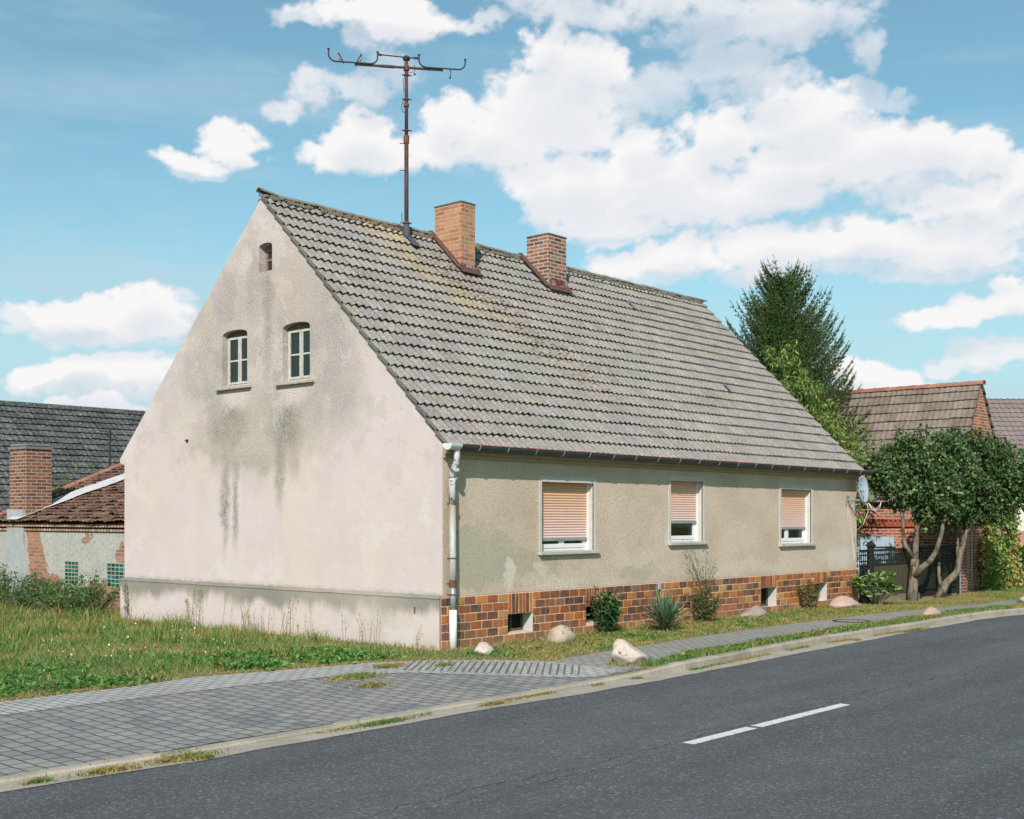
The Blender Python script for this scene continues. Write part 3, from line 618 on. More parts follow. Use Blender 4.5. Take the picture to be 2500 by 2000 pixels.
# gable plinth, weathered sloping ledge
mb = MB()
mb.box((-.06, -.0, -.2), (-.0, 8.55, .72))
N_ = 60
for i in range(N_):
    y0, y1 = 8.56*i/N_, 8.56*(i+1)/N_; a = .012*(fbm(i*.7, 3., 3, 9)-.5)*2; b = .012*(fbm((i+1)*.7, 3., 3, 9)-.5)*2
    mb.add([(-.06, y0, .72), (-.06, y1, .72), (-.07, y1, .74+b), (-.07, y0, .74+a), (-.055, y0, .757+a), (-.055, y1, .757+b), (.0, y1, .775+b), (.0, y0, .775+a)],
           [(0, 1, 2, 3), (3, 2, 5, 4), (4, 5, 6, 7)])
mb.build('gable_plinth', GABLE, house, fix=False)
mb = MB(); mb.box((-.062, .50, .50), (-.05, .535, .6)); mb.build('rusty_slot', RUST, house)
mb = MB(); mb.tube([(-.02, 6.42, 3.31), (.02, 6.42, 3.31)], .03, 7); mb.tube([(-.05, 6.45, 3.32), (-.01, 6.38, 3.33)], .008, 5); mb.build('wall_anchor', DARKMETAL, house)

# facade
WINS = [dict(o=(2.26, 3.63, 1.38, 2.50), b=.065, sh=1.555, n=2), dict(o=(5.94, 7.02, 1.475, 2.60), b=.065, sh=1.83, n=1), dict(o=(10.02, 11.34, 1.38, 2.525), b=.07, sh=1.69, n=2)]
wall_holes('facade_wall', rect(0, HL, .755, 2.99), [rect(*w['o']) for w in WINS], 1, 0, .2, [FACADE, SURROUND], house, 1)

def mat_shutter():
    n = N('roller_shutter', .55, .3); c = n.mix(1., n.attr('tint'), n.mix(n.noise(30, 3, .6), (.9, .9, .9, 1), (1.05, 1.05, 1.05, 1)), 'MULTIPLY')
    return n.out(c)
SHUT = mat_shutter()
def clear_glass():
    n = N('clear_glass', .03, .5); tr = n.nd('ShaderNodeBsdfTransparent'); tr.inputs[0].default_value = (.8, .85, .83, 1)
    gl = n.nd('ShaderNodeBsdfGlossy'); gl.inputs['Roughness'].default_value = .03; fr = n.nd('ShaderNodeFresnel'); fr.inputs[0].default_value = 1.5
    mx = n.nd('ShaderNodeMixShader'); n.set(mx.inputs[0], n.m2('MULTIPLY_ADD', fr.outputs[0], 1., .04)); n.t.links.new(tr.outputs[0], mx.inputs[1]); n.t.links.new(gl.outputs[0], mx.inputs[2])
    n.t.links.new(mx.outputs[0], n.t.nodes['Material Output'].inputs[0]); return n.m
CGLASS = clear_glass()
CURTAIN = simple('curtain_cloth', L('#8d8a68'), .9, .2, 8, .1); CURTAINW = simple('pale_curtain', L('#c9c4bb'), .9, .1, 8, .1); BROWNC = simple('brown_curtain', L('#5c3a2a'), .9, .4, 20, .1)
for wi, w in enumerate(WINS):
    x0, x1, z0, z1 = w['o']; b = w['b']; sh = w['sh']; e = -.012
    mb = MB()
    mb.box((x0-b, e, z1), (x1+b, .02, z1+b+.03)); mb.box((x0-b, e, z0), (x0, .02, z1)); mb.box((x1, e, z0), (x1+b, .02, z1))
    win = mb.build('window', SURROUND, house, uv=False)
    mb = MB(); mb.box((x0-b-.03, -.075, z0-.055), (x1+b+.035, .02, z0-.002), bev=.006); mb.box((x0+.001, .018, z0-.05), (x1-.001, .2, z0+.004)); mb.build('sill', GREYPAINT, win)
    # slats
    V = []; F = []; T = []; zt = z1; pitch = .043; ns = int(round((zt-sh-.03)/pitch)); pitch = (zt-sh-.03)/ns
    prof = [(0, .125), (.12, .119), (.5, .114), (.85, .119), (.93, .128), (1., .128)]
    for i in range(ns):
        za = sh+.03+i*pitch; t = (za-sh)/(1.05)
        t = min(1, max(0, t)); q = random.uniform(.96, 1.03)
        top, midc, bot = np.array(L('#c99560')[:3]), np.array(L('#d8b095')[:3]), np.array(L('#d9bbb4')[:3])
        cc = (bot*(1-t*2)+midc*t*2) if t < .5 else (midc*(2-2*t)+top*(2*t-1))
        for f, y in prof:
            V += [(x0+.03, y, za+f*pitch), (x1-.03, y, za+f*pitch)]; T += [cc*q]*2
    for k in range(len(V)//2-1): F.append((2*k, 2*k+1, 2*k+3, 2*k+2))
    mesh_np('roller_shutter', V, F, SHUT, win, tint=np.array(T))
    mb = MB(); mb.box((x0+.031, .108, sh-.012), (x1-.031, .135, sh+.031), bev=.004); mb.build('shutter_end_rail', ZINC, win)
    for ga, gb in ((x0+.0005, x0+.032), (x1-.032, x1-.0005)):
        mb = MB(); mb.box((ga, .098, z0+.004), (gb, .15, z1-.001)); mb.build('guide_rail', WHITEPVC, win)
    mb = MB(); yf = .15
    mb.box((x0+.002, yf, z0+.005), (x1-.002, yf+.05, z0+.05)); 
    mb.box((x0+.002, yf, z0+.05), (x0+.05, yf+.05, z1)); mb.box((x1-.05, yf, z0+.05), (x1-.002, yf+.05, z1)); mb.box((x0+.05, yf, z1-.04), (x1-.05, yf+.05, z1))
    mb.build('window_frame', WHITEPVC, win)
    mx = (x0+x1)/2; sashes = [(x0+.051, mx-.001), (mx+.001, x1-.051)] if w['n'] == 2 else [(x0+.051, x1-.051)]
    if wi == 2: sashes = [(x0+.051, x0+.50), (x0+.502, x1-.051)]
    for a, c in sashes:
        mb = MB(); s = .065; yb = yf-.012
        mb.box((a, yb, z0+.051), (c, yb+.05, z0+.051+s)); mb.box((a, yb, z0+.051+s), (a+s, yb+.05, z1-.05)); mb.box((c-s, yb, z0+.051+s), (c, yb+.05, z1-.05)); mb.box((a+s, yb, z1-.05-s), (c-s, yb+.05, z1-.05))
        mb.build('sash', WHITEPVC, win)
        mb = MB(); mb.box((a+s-.005, yf+.005, z0+.05+s-.005), (c-s+.005, yf+.012, z1-.05-s)); mb.build('pane', CGLASS, win)
        V = []; F = []; nn = 40
        cmat = [(BROWNC if wi != 2 else CURTAINW)][0]
        def fold(a0, a1, y, mat, zt=z1, amp=.015, fr=60):
            V = []; F = []
            for i in range(nn+1):
                xx = a0+(a1-a0)*i/nn; yy = y+amp*math.sin(xx*fr)
                V += [(xx, yy, z0+.02), (xx, yy, zt)]
            for i in range(nn): F.append((2*i, 2*i+2, 2*i+3, 2*i+1))
            mesh_py('curtain', V, F, mat, win)
        if wi == 0: fold(c-.25, c-.02, .3, BROWNC)
        elif wi == 1: fold(a+.3, c-.3, .34, BROWNC, fr=90); fold(c-.42, c-.12, .30, CURTAIN, amp=.02, fr=40); fold(c-.14, c-.03, .27, CURTAINW, fr=70)
        else: fold(c-.17, c-.03, .28, CURTAINW); 

# attic windows
def attic(h, frame_t, small=False):
    a0, a1 = h[0][0], h[1][0]; z0 = h[0][1]; z1 = max(p[1] for p in h); zs = z1-.07 if not small else z1-.07
    x = .115; mb = MB(); t = frame_t; m = (a0+a1)/2
    if small:
        mb.box((.15, a0, z0+.0), (.2, a0+.045, zs)); mb.box((.15, a1-.045, z0), (.2, a1, zs)); mb.box((.15, a0+.045, z0), (.2, a1-.045, z0+.04)); mb.box((.15, a0+.045, (z0+zs)/2), (.19, a1-.045, (z0+zs)/2+.035)); mb.box((.15, a0+.045, zs-.05), (.2, a1-.045, zs))
        w = mb.build('attic_window', simple('weathered_frame', L('#7d6b5a'), .85, .3, 30, .3), house)
        mb = MB(); mb.box((.17, a0+.045, z0+.04), (.175, a1-.045, zs-.05)); mb.build('pane', ATTIC, w)
        mb = MB(); mb.prism([(a0, zs)]+[p for p in h[2:]][::1], 0, .151, .2); mb.build('lintel_board', simple('grey_board', L('#6f685c'), .9, .2, 9, .2), w); return
    # fixed frame (curved head), central post
    mb.box((x, a0, z0+.0), (x+.05, a0+t, zs)); mb.box((x, a1-t, z0), (x+.05, a1, zs)); mb.box((x, a0+t, z0), (x+.05, a1-t, z0+.045))
    head = [(a1, zs)]+[p for p in h[3:-1]]+[(a0, zs)]
    hd = [(a, z) for a, z in head]+[(a0+t, zs-.035), (a1-t, zs-.035)]
    w = mb.build('attic_window', WHITEPAINT, house)
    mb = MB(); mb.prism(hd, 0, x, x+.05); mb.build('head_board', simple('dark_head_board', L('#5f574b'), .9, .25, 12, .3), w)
    for s0, s1 in ((a0+t+.002, m-.004), (m+.004, a1-t-.002)):
        mb = MB(); q = .038; za, zb = z0+.047, zs-.037; xx = x-.012
        mb.box((xx, s0, za), (xx+.04, s0+q, zb)); mb.box((xx, s1-q, za), (xx+.04, s1, zb)); mb.box((xx, s0+q, za), (xx+.04, s1-q, za+q)); mb.box((xx, s0+q, zb-q), (xx+.04, s1-q, zb)); mb.box((xx+.004, s0+q, (za+zb)/2-.014), (xx+.036, s1-q, (za+zb)/2+.014))
        mb.build('casement', WHITEPAINT, w)
        mb = MB(); mb.box((xx+.018, s0+q, za+q), (xx+.022, s1-q, (za+zb)/2-.014)); mb.build('pane', ATTIC, w)
        mb = MB(); mb.box((xx+.018, s0+q, (za+zb)/2+.014), (xx+.022, s1-q, zb-q)); mb.build('pane', ATTIC, w)
    mb = MB(); mb.box((-.075, a0-.13, z0-.06), (.03, a1+.13, z0-.012), bev=.006); mb.box((.03, a0+.002, z0-.05), (.16, a1-.002, z0-.002)); mb.build('sill', simple('stained_sill', L('#a49c90'), .9, .2, 9, .4), w)
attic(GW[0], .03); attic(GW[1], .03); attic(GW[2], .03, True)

# ---- tiled plinth of the facade -----------------------------------
VENT = [(1.42, 2.01, .14, .43, .69), (3.39, 3.90, .17, .44, .70), (9.16, 9.79, .10, .50, .74), (11.43, 12.02, .10, .50, .74)]
wall_holes('plinth_backing', rect(-.06, HL+.03, -.25, .758), [rect(v[0], v[1], v[2], v[3]) for v in VENT], 1, -.022, .3, [simple('tile_mortar', L('#dcbfa8'), .95, .12, 30, .3), SURROUND], house, 1)
mb = MB(); mb.box((-.06, -.022, .7585), (HL+.03, .0, .762)); mb.box((-.061, -.021, -.2), (-.055, .0, .76)); mb.build('plinth_top_edge', simple('dark_mortar', L('#6a5446'), .95, .2, 9, .2), house)
cols = [L(h)[:3] for h in ('#b0683a', '#bb7c45', '#9c5534', '#744538', '#5e4038', '#a5623a', '#834e38', '#b88c56', '#6e544a', '#906a50')]
cw = [.14, .1, .15, .14, .1, .12, .12, .05, .05, .03]
mb = MB(); RH = .1265
def ptile(x0, x1, z0, z1, c=None):
    if x1-x0 < .02 or z1-z0 < .03: return
    c = c or cols[rng.choice(len(cols), p=cw)]; q = random.uniform(.85, 1.12)
    g = .009; y = -.034+random.uniform(-.002, .002)
    a, b = (x0+g, y, z0+g), (x1-g, -.0225, z1-g); bx0, bz0, bx1, bz1 = a[0], a[2], b[0], b[2]; e = .004
    vs = [(bx0, -.0225, bz0), (bx1, -.0225, bz0), (bx1, -.0225, bz1), (bx0, -.0225, bz1), (bx0+e, y, bz0+e), (bx1-e, y, bz0+e), (bx1-e, y, bz1-e), (bx0+e, y, bz1-e)]
    mb.add(vs, [(4, 5, 6, 7), (0, 1, 5, 4), (1, 2, 6, 5), (2, 3, 7, 6), (3, 0, 4, 7)], tuple(v*q for v in c))
for r in range(7):
    z1 = .755-r*RH; z0 = z1-RH; x = -.06-(.125 if r % 2 else 0)
    while x < HL+.03:
        a, b = max(x, -.06), min(x+.25, HL+.03); x += .25
        segs = [(a, b)]
        for (v0, v1, zb, zt, zs) in VENT:
            top, bot = .755, zb
            if z0 < .755 and z1 > zb+.03 and (z1 <= .756):
                new = []
                for s0, s1 in segs:
                    if s1 <= v0 or s0 >= v1: new.append((s0, s1))
                    else:
                        if s0 < v0: new.append((s0, v0))
                        if s1 > v1: new.append((v1, s1))
                segs = new
        for s0, s1 in segs: ptile(s0, s1, z0, z1)
for (v0, v1, zb, zt, zs) in VENT:
    k = 7; wv = (v1-v0)/k
    for i in range(k): ptile(v0+i*wv, v0+(i+1)*wv, zt, .755, cols[[1, 0, 4, 3, 2, 5, 3][(i+int(v0)) % 7]])
n = N('glazed_plinth_tile', .38, .45); t = n.attr('tint'); c = n.mix(n.mr(n.noise(7, 5, .65), .35, .7), n.mix(.35, t, (.06, .025, .015, 1)), t)
c = n.mix(n.m2('MULTIPLY', n.mr(n.noise(16, 4, .7, n.vm('MULTIPLY', n.oc(), (2, 1, .5))), .5, .72), .45), c, L('#c08a48')); c = n.mix(n.m2('MULTIPLY', n.mr(n.xyz()[2], .28, .0), .35), c, L('#a08a70'))
mb.build('plinth_tiles', n.out(c, n.mr(n.noise(20, 3, .6), .3, .7, .25, .5), n.bump(n.noise(14, 3, .6), .25, .01)), house, fix=False)
for i, (v0, v1, zb, zt, zs) in enumerate(VENT):
    mb = MB(); mb.box((v0+.001, .2, zb), (v1-.001, .25, zt)); w = mb.build('cellar_window', DARK, house)
    mb = MB(); mb.box((v0+.005, .17, zb+.005), (v0+.04, .199, zt-.004)); mb.box((v1-.04, .17, zb+.005), (v1-.005, .199, zt-.004)); mb.box((v0+.04, .17, zb+.005), (v1-.04, .199, zb+.04)); mb.box(((v0+v1)/2-.012, .17, zb+.04), ((v0+v1)/2+.012, .199, zt-.004)); mb.build('frame', simple('cellar_frame', L('#5a5148'), .9, .3, 20, .3), w)
mb = MB(); mb.box((5.47, -.06, .63), (5.56, -.034, .75), bev=.008); mb.build('vent_cap', simple('blue_grey_plastic', L('#8c9cab'), .5, .1, 5, 0), house)

# ---- roof -----------------------------------------------------------
def tiled(name, O, U, V, length, slope, course, period, amp, step, mat, parent, K=8, thick=.014, jit=1., tv=.12, tilew=2, ends=None):
    U = Vector(U).normalized(); V = Vector(V).normalized(); Nn = U.cross(V)
    if Nn.z < 0: Nn = -Nn
    U_, V_, N_, O_ = map(lambda q: np.array(q), (U, V, Nn, O))
    nc = int(math.ceil(slope/course)); nu = int(round(length/period*K))+1; u = np.linspace(0, length, nu)
    ph = (u/period) % 1; wave = amp*(np.cos(2*np.pi*ph)*.5+.5)**.85*2-amp
    tid = np.floor(u/(period*tilew)+1e-6).astype(int); nt = tid.max()+1
    VV = []; FF = []; TT = []; off = 0
    for j in range(nc):
        s0 = j*course; s1 = min((j+1)*course+.03, slope)
        tj = rng.normal(size=nt)*.0035*jit; ts = rng.normal(size=nt)*.004*jit; tc = 1+tv*(rng.random(nt)*2-1)
        gro = np.where((np.abs((u/(period*tilew)+.02) % 1) < .9/(K*tilew)) & (K >= 8), .62, 1.)[:, None]
        col = gro*np.stack([tc, tc*(1+.018*rng.normal(size=nt)), tc*(1+.035*rng.normal(size=nt))], 1)[tid]
        sag = .012*(fbm(u/2.3+j*.31, u*0+j*.7, 3, 61)-.5)*jit
        rows = [(min(s0+.15, s1), step*.35-thick), (s0, step-thick), (s0, step), (s0+.02, step-.001), ((s0+s1)/2, step*.5), (s1, -.0)]
        for k, (s, hh) in enumerate(rows):
            ss = s+(ts[tid] if s < s0+.03 else 0)+sag; hgt = hh+wave+(tj[tid] if k in (1, 2, 3) else tj[tid]*.5)
            VV.append(O_+np.outer(u, U_)+np.outer(ss, V_)+np.outer(hgt, N_)); TT.append(col*(.55 if k <= 1 else 1) if False else col)
        m = len(rows); I = (off+np.arange(m*nu)).reshape(m, nu); off += m*nu
        FF.append(np.stack([I[:-1, :-1], I[:-1, 1:], I[1:, 1:], I[1:, :-1]], -1).reshape(-1, 4))
        if ends:
            for k, uu in ((0, 0.), (-1, length)):
                q = []
                for s, hh in ((s0, step), (s0+.02, step-.001), (s1, .0), (s1, -.035), (s0, step-.05)):
                    q.append(O_+U_*uu+V_*(s+(ts[tid[k]] if s < s0+.03 else 0)+sag[k])+N_*(hh+wave[k]))
                cn = q[0]*.0
                for tri4 in ((0, 1, 2, 3), (0, 3, 4, 4)):
                    pass
                VV.append(np.array([q[0], q[2], q[3], q[4]])); TT.append(np.repeat(col[k][None], 4, 0)); FF.append(np.array([[off, off+1, off+2, off+3]])); off += 4
    return mesh_np(name, np.concatenate(VV), np.concatenate(FF), mat, parent, tint=np.concatenate(TT), smooth=False)
pv = Vector((0, YR+.18, ZR-ZE)); SLP = pv.length; pv.normalize(); nrm = Vector((0, -pv.z, pv.y))
base = nrm*-.073
roof = MB()
ee = .03
roof.add([(-.03, -.14, ZE-.11), (HL+.05, -.14, ZE-.11), (HL+.05, YR, ZR-.135), (.01, YR, ZR-.135), (.01, 2*YR+.14, ZE-.10), (HL+.05, 2*YR+.14, ZE-.10)], [(0, 1, 2, 3), (3, 2, 5, 4)])
roof = roof.build('roof', simple('roof_battens', L('#4a4038'), .95, .2, 5, .1), house, fix=False)
O1 = Vector((-.067, -.18, ZE))+base
tiled('front_tiles', O1, (1, 0, 0), pv, HL+.14, SLP-.02, SLP/21, .15, .020, .044, TILE, roof, K=8, thick=.011, ends=True, tv=.085)
O2 = Vector((-.067, 2*YR+.18-.0, ZE-.02))+Vector((0, -base.y, base.z))
tiled('rear_tiles', Vector((.03, 2*YR+.1, ZE+.065))+Vector((0, -base.y, base.z)), (1, 0, 0), (0, -pv.y, pv.z), HL+.14, SLP-.12, SLP/21, .15, .017, .05, TILE, roof, K=4)
# mortar verge under the tile ends
mb = MB()
def verge(x, sgn):
    for j in range(38):
        a = j*SLP/38; b = a+SLP/38; w = .006*random.random()
        for side in (0, 1):
            def pt(s, h, xx):
                p = Vector((0, -.18, ZE))+pv*s+nrm*h; y = p.y if side == 0 else 2*YR-p.y; return (xx, y, p.z)
            if side == 1: continue
            xo = x+sgn*(.014+w)
            mb.add([pt(a, -.10-w, x), pt(b, -.10-w, x), pt(b, -.055, x), pt(a, -.055, x), pt(a, -.092-w, xo), pt(b, -.092-w, xo), pt(b, -.052, xo), pt(a, -.052, xo)],
                   [(0, 1, 2, 3), (4, 7, 6, 5), (0, 4, 5, 1), (3, 2, 6, 7), (0, 3, 7, 4), (1, 5, 6, 2)])
VM_ = simple('verge_mortar', L('#8d877d'), .95, .25, 12, .5)
verge(.0, -1); mb.build('verge', VM_, roof)
mb = MB(); verge(HL, 1); mb.build('verge', VM_, roof)
# ridge caps
mb = MB(); x = -.095; i = 0
while x < HL+.05:
    l = .385; r0, r1 = .074, .064; n_ = 9; q = random.uniform(.72, 1.08); dz = random.uniform(-.008, .008)+(.02 if i == 0 else 0); tilt = .02 if i == 0 else random.uniform(-.006, .006)
    vs = []
    for (xx, r, z) in ((x, r0, dz+tilt), (x+l+.03, r1, dz-tilt), (x, r0-.015, dz+tilt), (x+l+.03, r1-.015, dz-tilt)):
        for k in range(n_+1):
            a = math.pi*(.06+.88*k/n_); vs.append((xx, YR-r*1.12*math.cos(a), ZR-.083+z+r*math.sin(a)*1.05))
    m = n_+1; fs = []
    for k in range(n_): fs += [(k, k+1, m+k+1, m+k), (2*m+k, 3*m+k, 3*m+k+1, 2*m+k+1), (k, 2*m+k, 2*m+k+1, k+1), (m+k, m+k+1, 3*m+k+1, 3*m+k)]
    fs += [(0, m, 3*m, 2*m), (m-1, 3*m-1, 4*m-1, 2*m-1)]
    mb.add(vs, fs, (q, q*.99, q*.95)); x += l; i += 1
mb.build('ridge_caps', TILE, roof)
# mortar crumbs along the ridge
mb = MB()
for k in range(700):
    x = random.uniform(0, HL); s = random.uniform(.015, .04); sd = -1 if random.random() < .8 else 1; y = YR+sd*random.uniform(.05, .14); z = ZR-.09-abs(y-YR)*.9+.085
    mb.box((x-s, y-s*.6, z-s*.5-.03), (x+s, y+s*.6, z+s*.5-.03), (.8, .78, .7))
tag(mb.build('ridge_mortar', TILE, roof), kind='stuff')
# glass tiles
GTM = simple('glass_tile', L('#5e6474'), .3, .15, 9, 0, spec=.6)
for px, sy in ((9.55, 5.05), (10.5, 2.35)):
    mb = MB(); p = Vector((px, -.18, ZE))+pv*sy+nrm*-.012; q = p+pv*.26; mb.add([p, p+Vector((.09, 0, 0)), q+Vector((.09, 0, 0)), q], [(0, 1, 2, 3)])
    mb.build('glass_tile', GTM, roof, fix=False)

CH1 = mat_brick('yellow_brick', ['#a86a50', '#b98458', '#b87c60', '#a87052', '#c09264', '#985e46', '#b5855c'], '#b0a08e', .25, .0765, .010, grime=None)
CH2 = mat_brick('red_brown_brick', ['#84503c', '#9c664e', '#4a3836', '#8f5843', '#a3745a', '#5a423c', '#965e48'], '#b8aa9c', .25, .0765, .012)
def roofz(y): return ZE+(y+.18)*(ZR-ZE)/(YR+.18)
def chimney(x0, x1, y0, y1, zt, mat, tone, gh):
    mb = MB(); mb.box((x0, y0, roofz(y0)-.4), (x1, y1, zt-.03)); c = mb.build('chimney', mat, roof, uv=True)
    c['label'] = tone
    mb = MB(); mb.box((x0-.012, y0-.012, zt-.03), (x1+.012, y1+.012, zt), bev=.005); mb.box((x0+.1, y0+.12, zt), (x1-.1, y1-.12, zt+.004)); mb.build('chimney_cap', simple('chimney_cap', L('#6b5f55'), .95, .3, 20, .5), roof)
    # flashing: raised band up the slope on both sides, apron below
    for (xa, xb, xc, xd) in ((x0-.025, x0-.003, x0-.13, x0-.0255), (x1+.003, x1+.025, x1+.0255, x1+.12)):
        mb = MB(); ya, yb = y0-.06, YR
        mb.prism([(ya, roofz(ya)-.06), (yb, roofz(yb)-.06), (yb, roofz(yb)+.04), (ya+.05, roofz(ya)+.09), (ya, roofz(ya)+.06)], 0, xa, xb)
        h = .012; mb.add([(xc, ya, roofz(ya)+h), (xd, ya, roofz(ya)+h+.02), (xd, yb, roofz(yb)+h+.02), (xc, yb, roofz(yb)+h)], [(0, 1, 2, 3)])
        mb.build('side_flashing', bpy.data.materials.get('rusty_flashing') or simple('rusty_flashing', L('#5c443a'), .7, .35, 9, .2), roof)
    mb = MB(); mb.box((x0-.02, y0-.02, roofz(y0)-.06), (x1+.02, y0-.003, roofz(y0)+gh)); mb.build('front_flashing', mat_flash, roof)
    ya = y0-.13; mb = MB(); mb.add([(x0-.09, ya, roofz(ya)+.02), (x1+.09, ya, roofz(ya)+.02), (x1+.08, y0-.021, roofz(y0)+.01), (x0-.08, y0-.021, roofz(y0)+.01)], [(0, 1, 2, 3)])
    mb.build('apron_flashing', simple('rust_apron', L('#5f4036'), .7, .3, 12, .2), roof, fix=False)
n = N('painted_flashing', .6, .3); f = n.mr(n.noise(9, 4, .7), .48, .52); mat_flash = n.out(n.mix(f, L('#8b8f90'), L('#6e3328')))
chimney(4.04, 4.42, 3.45, 4.16, 7.93, CH1, 'yellow brick chimney beside the mast', .08)
chimney(6.69, 7.28, 3.5, 4.08, 7.79, CH2, 'red and dark brick chimney further along the ridge', .16)

# eaves: boards, gutter, brackets
mb = MB(); mb.box((-.0, -.13, 2.86), (HL+.02, -.0, 2.9)); mb.box((-.0, -.135, 2.9), (HL+.04, -.11, 2.985)); mb.box((0, -.05, 2.80), (HL, -.001, 2.86)); mb.build('eave_board', SOFFIT, house)
def halfpipe(x0, x1, y, z, r, t=.004, n=12):
    vs = []; fs = []
    for xx in (x0, x1):
        for rr in (r, r-t):
            for k in range(n+1):
                a = math.pi*k/n; vs.append((xx, y-rr*math.cos(a), z-rr*math.sin(a)))
    m = n+1
    for k in range(n): fs += [(k, k+1, 2*m+k+1, 2*m+k), (m+k, 3*m+k, 3*m+k+1, m+k+1)]
    fs += [(0, 2*m, 3*m, m), (n, m+n, 3*m+n, 2*m+n)]
    fs += [tuple(range(0, m)), tuple(range(2*m, 3*m))[::-1]]
    return vs, fs
GY, GZ, GR = -.262, 2.985, .082
mb = MB(); mb.add(*halfpipe(-.0, HL+.2, GY, GZ, GR)); gut = mb.build('gutter', GUTTER, house)
mb = MB(); mb.tube([(-.02, GY-GR, GZ+.002), (HL+.2, GY-GR, GZ+.002)], .008, 6); mb.build('gutter_bead', REDRIM, gut)
x = .45
while x < HL:
    mb = MB(); pts = [(x, GY-(GR+.006)*math.cos(a), GZ-(GR+.006)*math.sin(a)) for a in np.linspace(-.15, math.pi, 12)]
    mb.tube(pts, .006, 5); mb.tube([(x, GY-GR-.004, GZ+.01), (x, GY+.09, GZ+.03)], .005, 5); mb.build('bracket', simple('bracket_metal', L('#8a7f78'), .6, .4, 30, .1) if 'bracket_metal' not in bpy.data.materials else bpy.data.materials['bracket_metal'], gut); x += .66+random.uniform(-.03, .03)
mb = MB(); mb.add(*halfpipe(-.17, .06, GY, GZ+.01, GR+.012)); mb.build('gutter_end', simple('whitish_metal', L('#c9cccb'), .5, .1, 8, .1), gut)
WP = simple('peeling_white_pipe', L('#a9adae'), .55, .2, 9, .2)
n = N('downpipe_zinc', .5, .4); v = n.vm('MULTIPLY', n.oc(), (4, 4, 1)); c = n.mix(n.mr(n.noise(3, 4, .6, v), .4, .62), L('#96948a'), L('#aeb0ae')); c = n.mix(n.mr(n.xyz()[2], 1.7, 2.15), c, L('#95866a')); c = n.mix(n.m2('MULTIPLY', n.mr(n.noise(8, 5, .7, v), .56, .66), .6), c, L('#75604a')); DPZ = n.out(c)
n = N('downpipe_top', .55, .35); c = n.mix(n.mr(n.noise(7, 4, .7), .55, .6), L('#b4b8b7'), L('#7c4a36')); DPT = n.out(c)
PX, PY = .10, -.115
mb = MB(); mb.tube([(PX-.02, PY, 2.5), (PX-.01, PY, 2.4), (PX-.01, PY, 2.13)], .052, 12); mb.tube([(.03, GY, 2.92), (.03, GY, 2.80), (.04, GY+.03, 2.72), (.07, PY-.02, 2.56), (PX-.02, PY, 2.5)], .046, 12); dp = mb.build('downpipe', DPT, house, smooth=True)
mb = MB(); mb.tube([(PX-.01, PY, 2.13), (PX, PY, 1.2), (PX, PY, .95)], .050, 14); mb.build('middle_section', DPZ, dp, smooth=True)
mb = MB(); mb.tube([(PX, PY, .95), (PX+.005, PY, .565)], .046, 14); mb.build('lower_section', ZINC, dp, smooth=True)
mb = MB(); mb.tube([(PX+.005, PY, .575), (PX+.005, PY, -.05)], .058, 16); mb.build('standpipe', WHITEPVC, dp, smooth=True)
for z, r, h in ((2.13, .06, .03), (1.33, .055, .02), (.96, .056, .10), (.80, .055, .02)):
    mb = MB(); mb.tube([(PX, PY, z-h/2), (PX, PY, z+h/2)], r, 14); mb.tube([(PX, PY, z), (PX, -.0, z)], .007, 6); mb.build('pipe_clamp', RUST, dp)
for z in (2.72, 2.62): 
    mb = MB(); mb.tube([(.04, GY+.02, z+.01), (.045, GY+.03, z-.01)], .05, 12); mb.build('pipe_ring', WP, dp)
# ================================================================ ROOF MAST
mast = thing('roof_mast', 'tall rusty power-line mast standing on the house roof with an empty crossbar', 'mast', (3.13, 4.0, 7.2))
mb = MB(); mb.tube([(3.13, 4, 6.9), (3.13, 4, 8.95)], .042, 10); mb.tube([(3.13, 4, 8.95), (3.128, 4, 10.46)], .034, 10); mb.build('pole', simple('rusty_pole', L('#4c362f'), .75, .3, 12, .3), mast, smooth=True)
for z, r, h in ((7.42, .07, .03), (8.98, .055, .14), (9.15, .05, .02), (9.62, .052, .06), (9.73, .056, .02), (10.18, .056, .02), (10.31, .055, .09)):
    mb = MB(); mb.tube([(3.13, 4, z-h/2), (3.13, 4, z+h/2)], r, 10)
    if h <= .03: mb.tube([(3.13-.07, 4.05, z), (3.13+.08, 3.94, z)], .012, 6)
    mb.build('collar', RUST, mast)
mb = MB(); mb.tube([(3.13, 4, 10.46), (3.13, 4, 10.50), (3.13, 4, 10.53), (3.13, 4, 10.55)], [.06, .075, .05, .015], 10); mb.build('pole_cap', DARKMETAL, mast)
BD = Vector((.783, -.62, 0)).normalized(); BC = Vector((3.128, 3.965, 10.31)); Zv = Vector((0, 0, 1))
def bp(s, z=0, o=0): return BC+BD*s+Zv*z+Vector((BD.y, -BD.x, 0))*o
mb = MB(); mb.tube([bp(-.98), bp(.66)], .024, 8); mb.tube([bp(-.25, 0, .0), bp(-.5)], .03, 8); mb.build('crossbar', simple('rusty_bar', L('#4f3a35'), .75, .3, 14, .2), mast)
def bow(s0, s1, h0, h1):
    r = .13; pts = [bp(s0, h0, .03)]
    pts += [bp(s0, r+.03, .03)]+[bp(s0+r-r*math.cos(a), .02+r-r*math.sin(a), .03) for a in np.linspace(.2, math.pi/2, 5)]
    pts += [bp(s1-r+r*math.sin(a), .02+r-r*math.cos(a), .03) for a in np.linspace(0, math.pi/2-.2, 5)]+[bp(s1, r+.03, .03), bp(s1, h1, .03)]
    mb = MB(); mb.tube(pts, .015, 7)
    for s, h in ((s0, h0), (s1, h1)): mb.tube([bp(s, h-.035, .03), bp(s, h-.01, .03), bp(s, h, .03)], [.014, .024, .028], 8)
    mb.build('insulator_bow', DARKMETAL, mast)
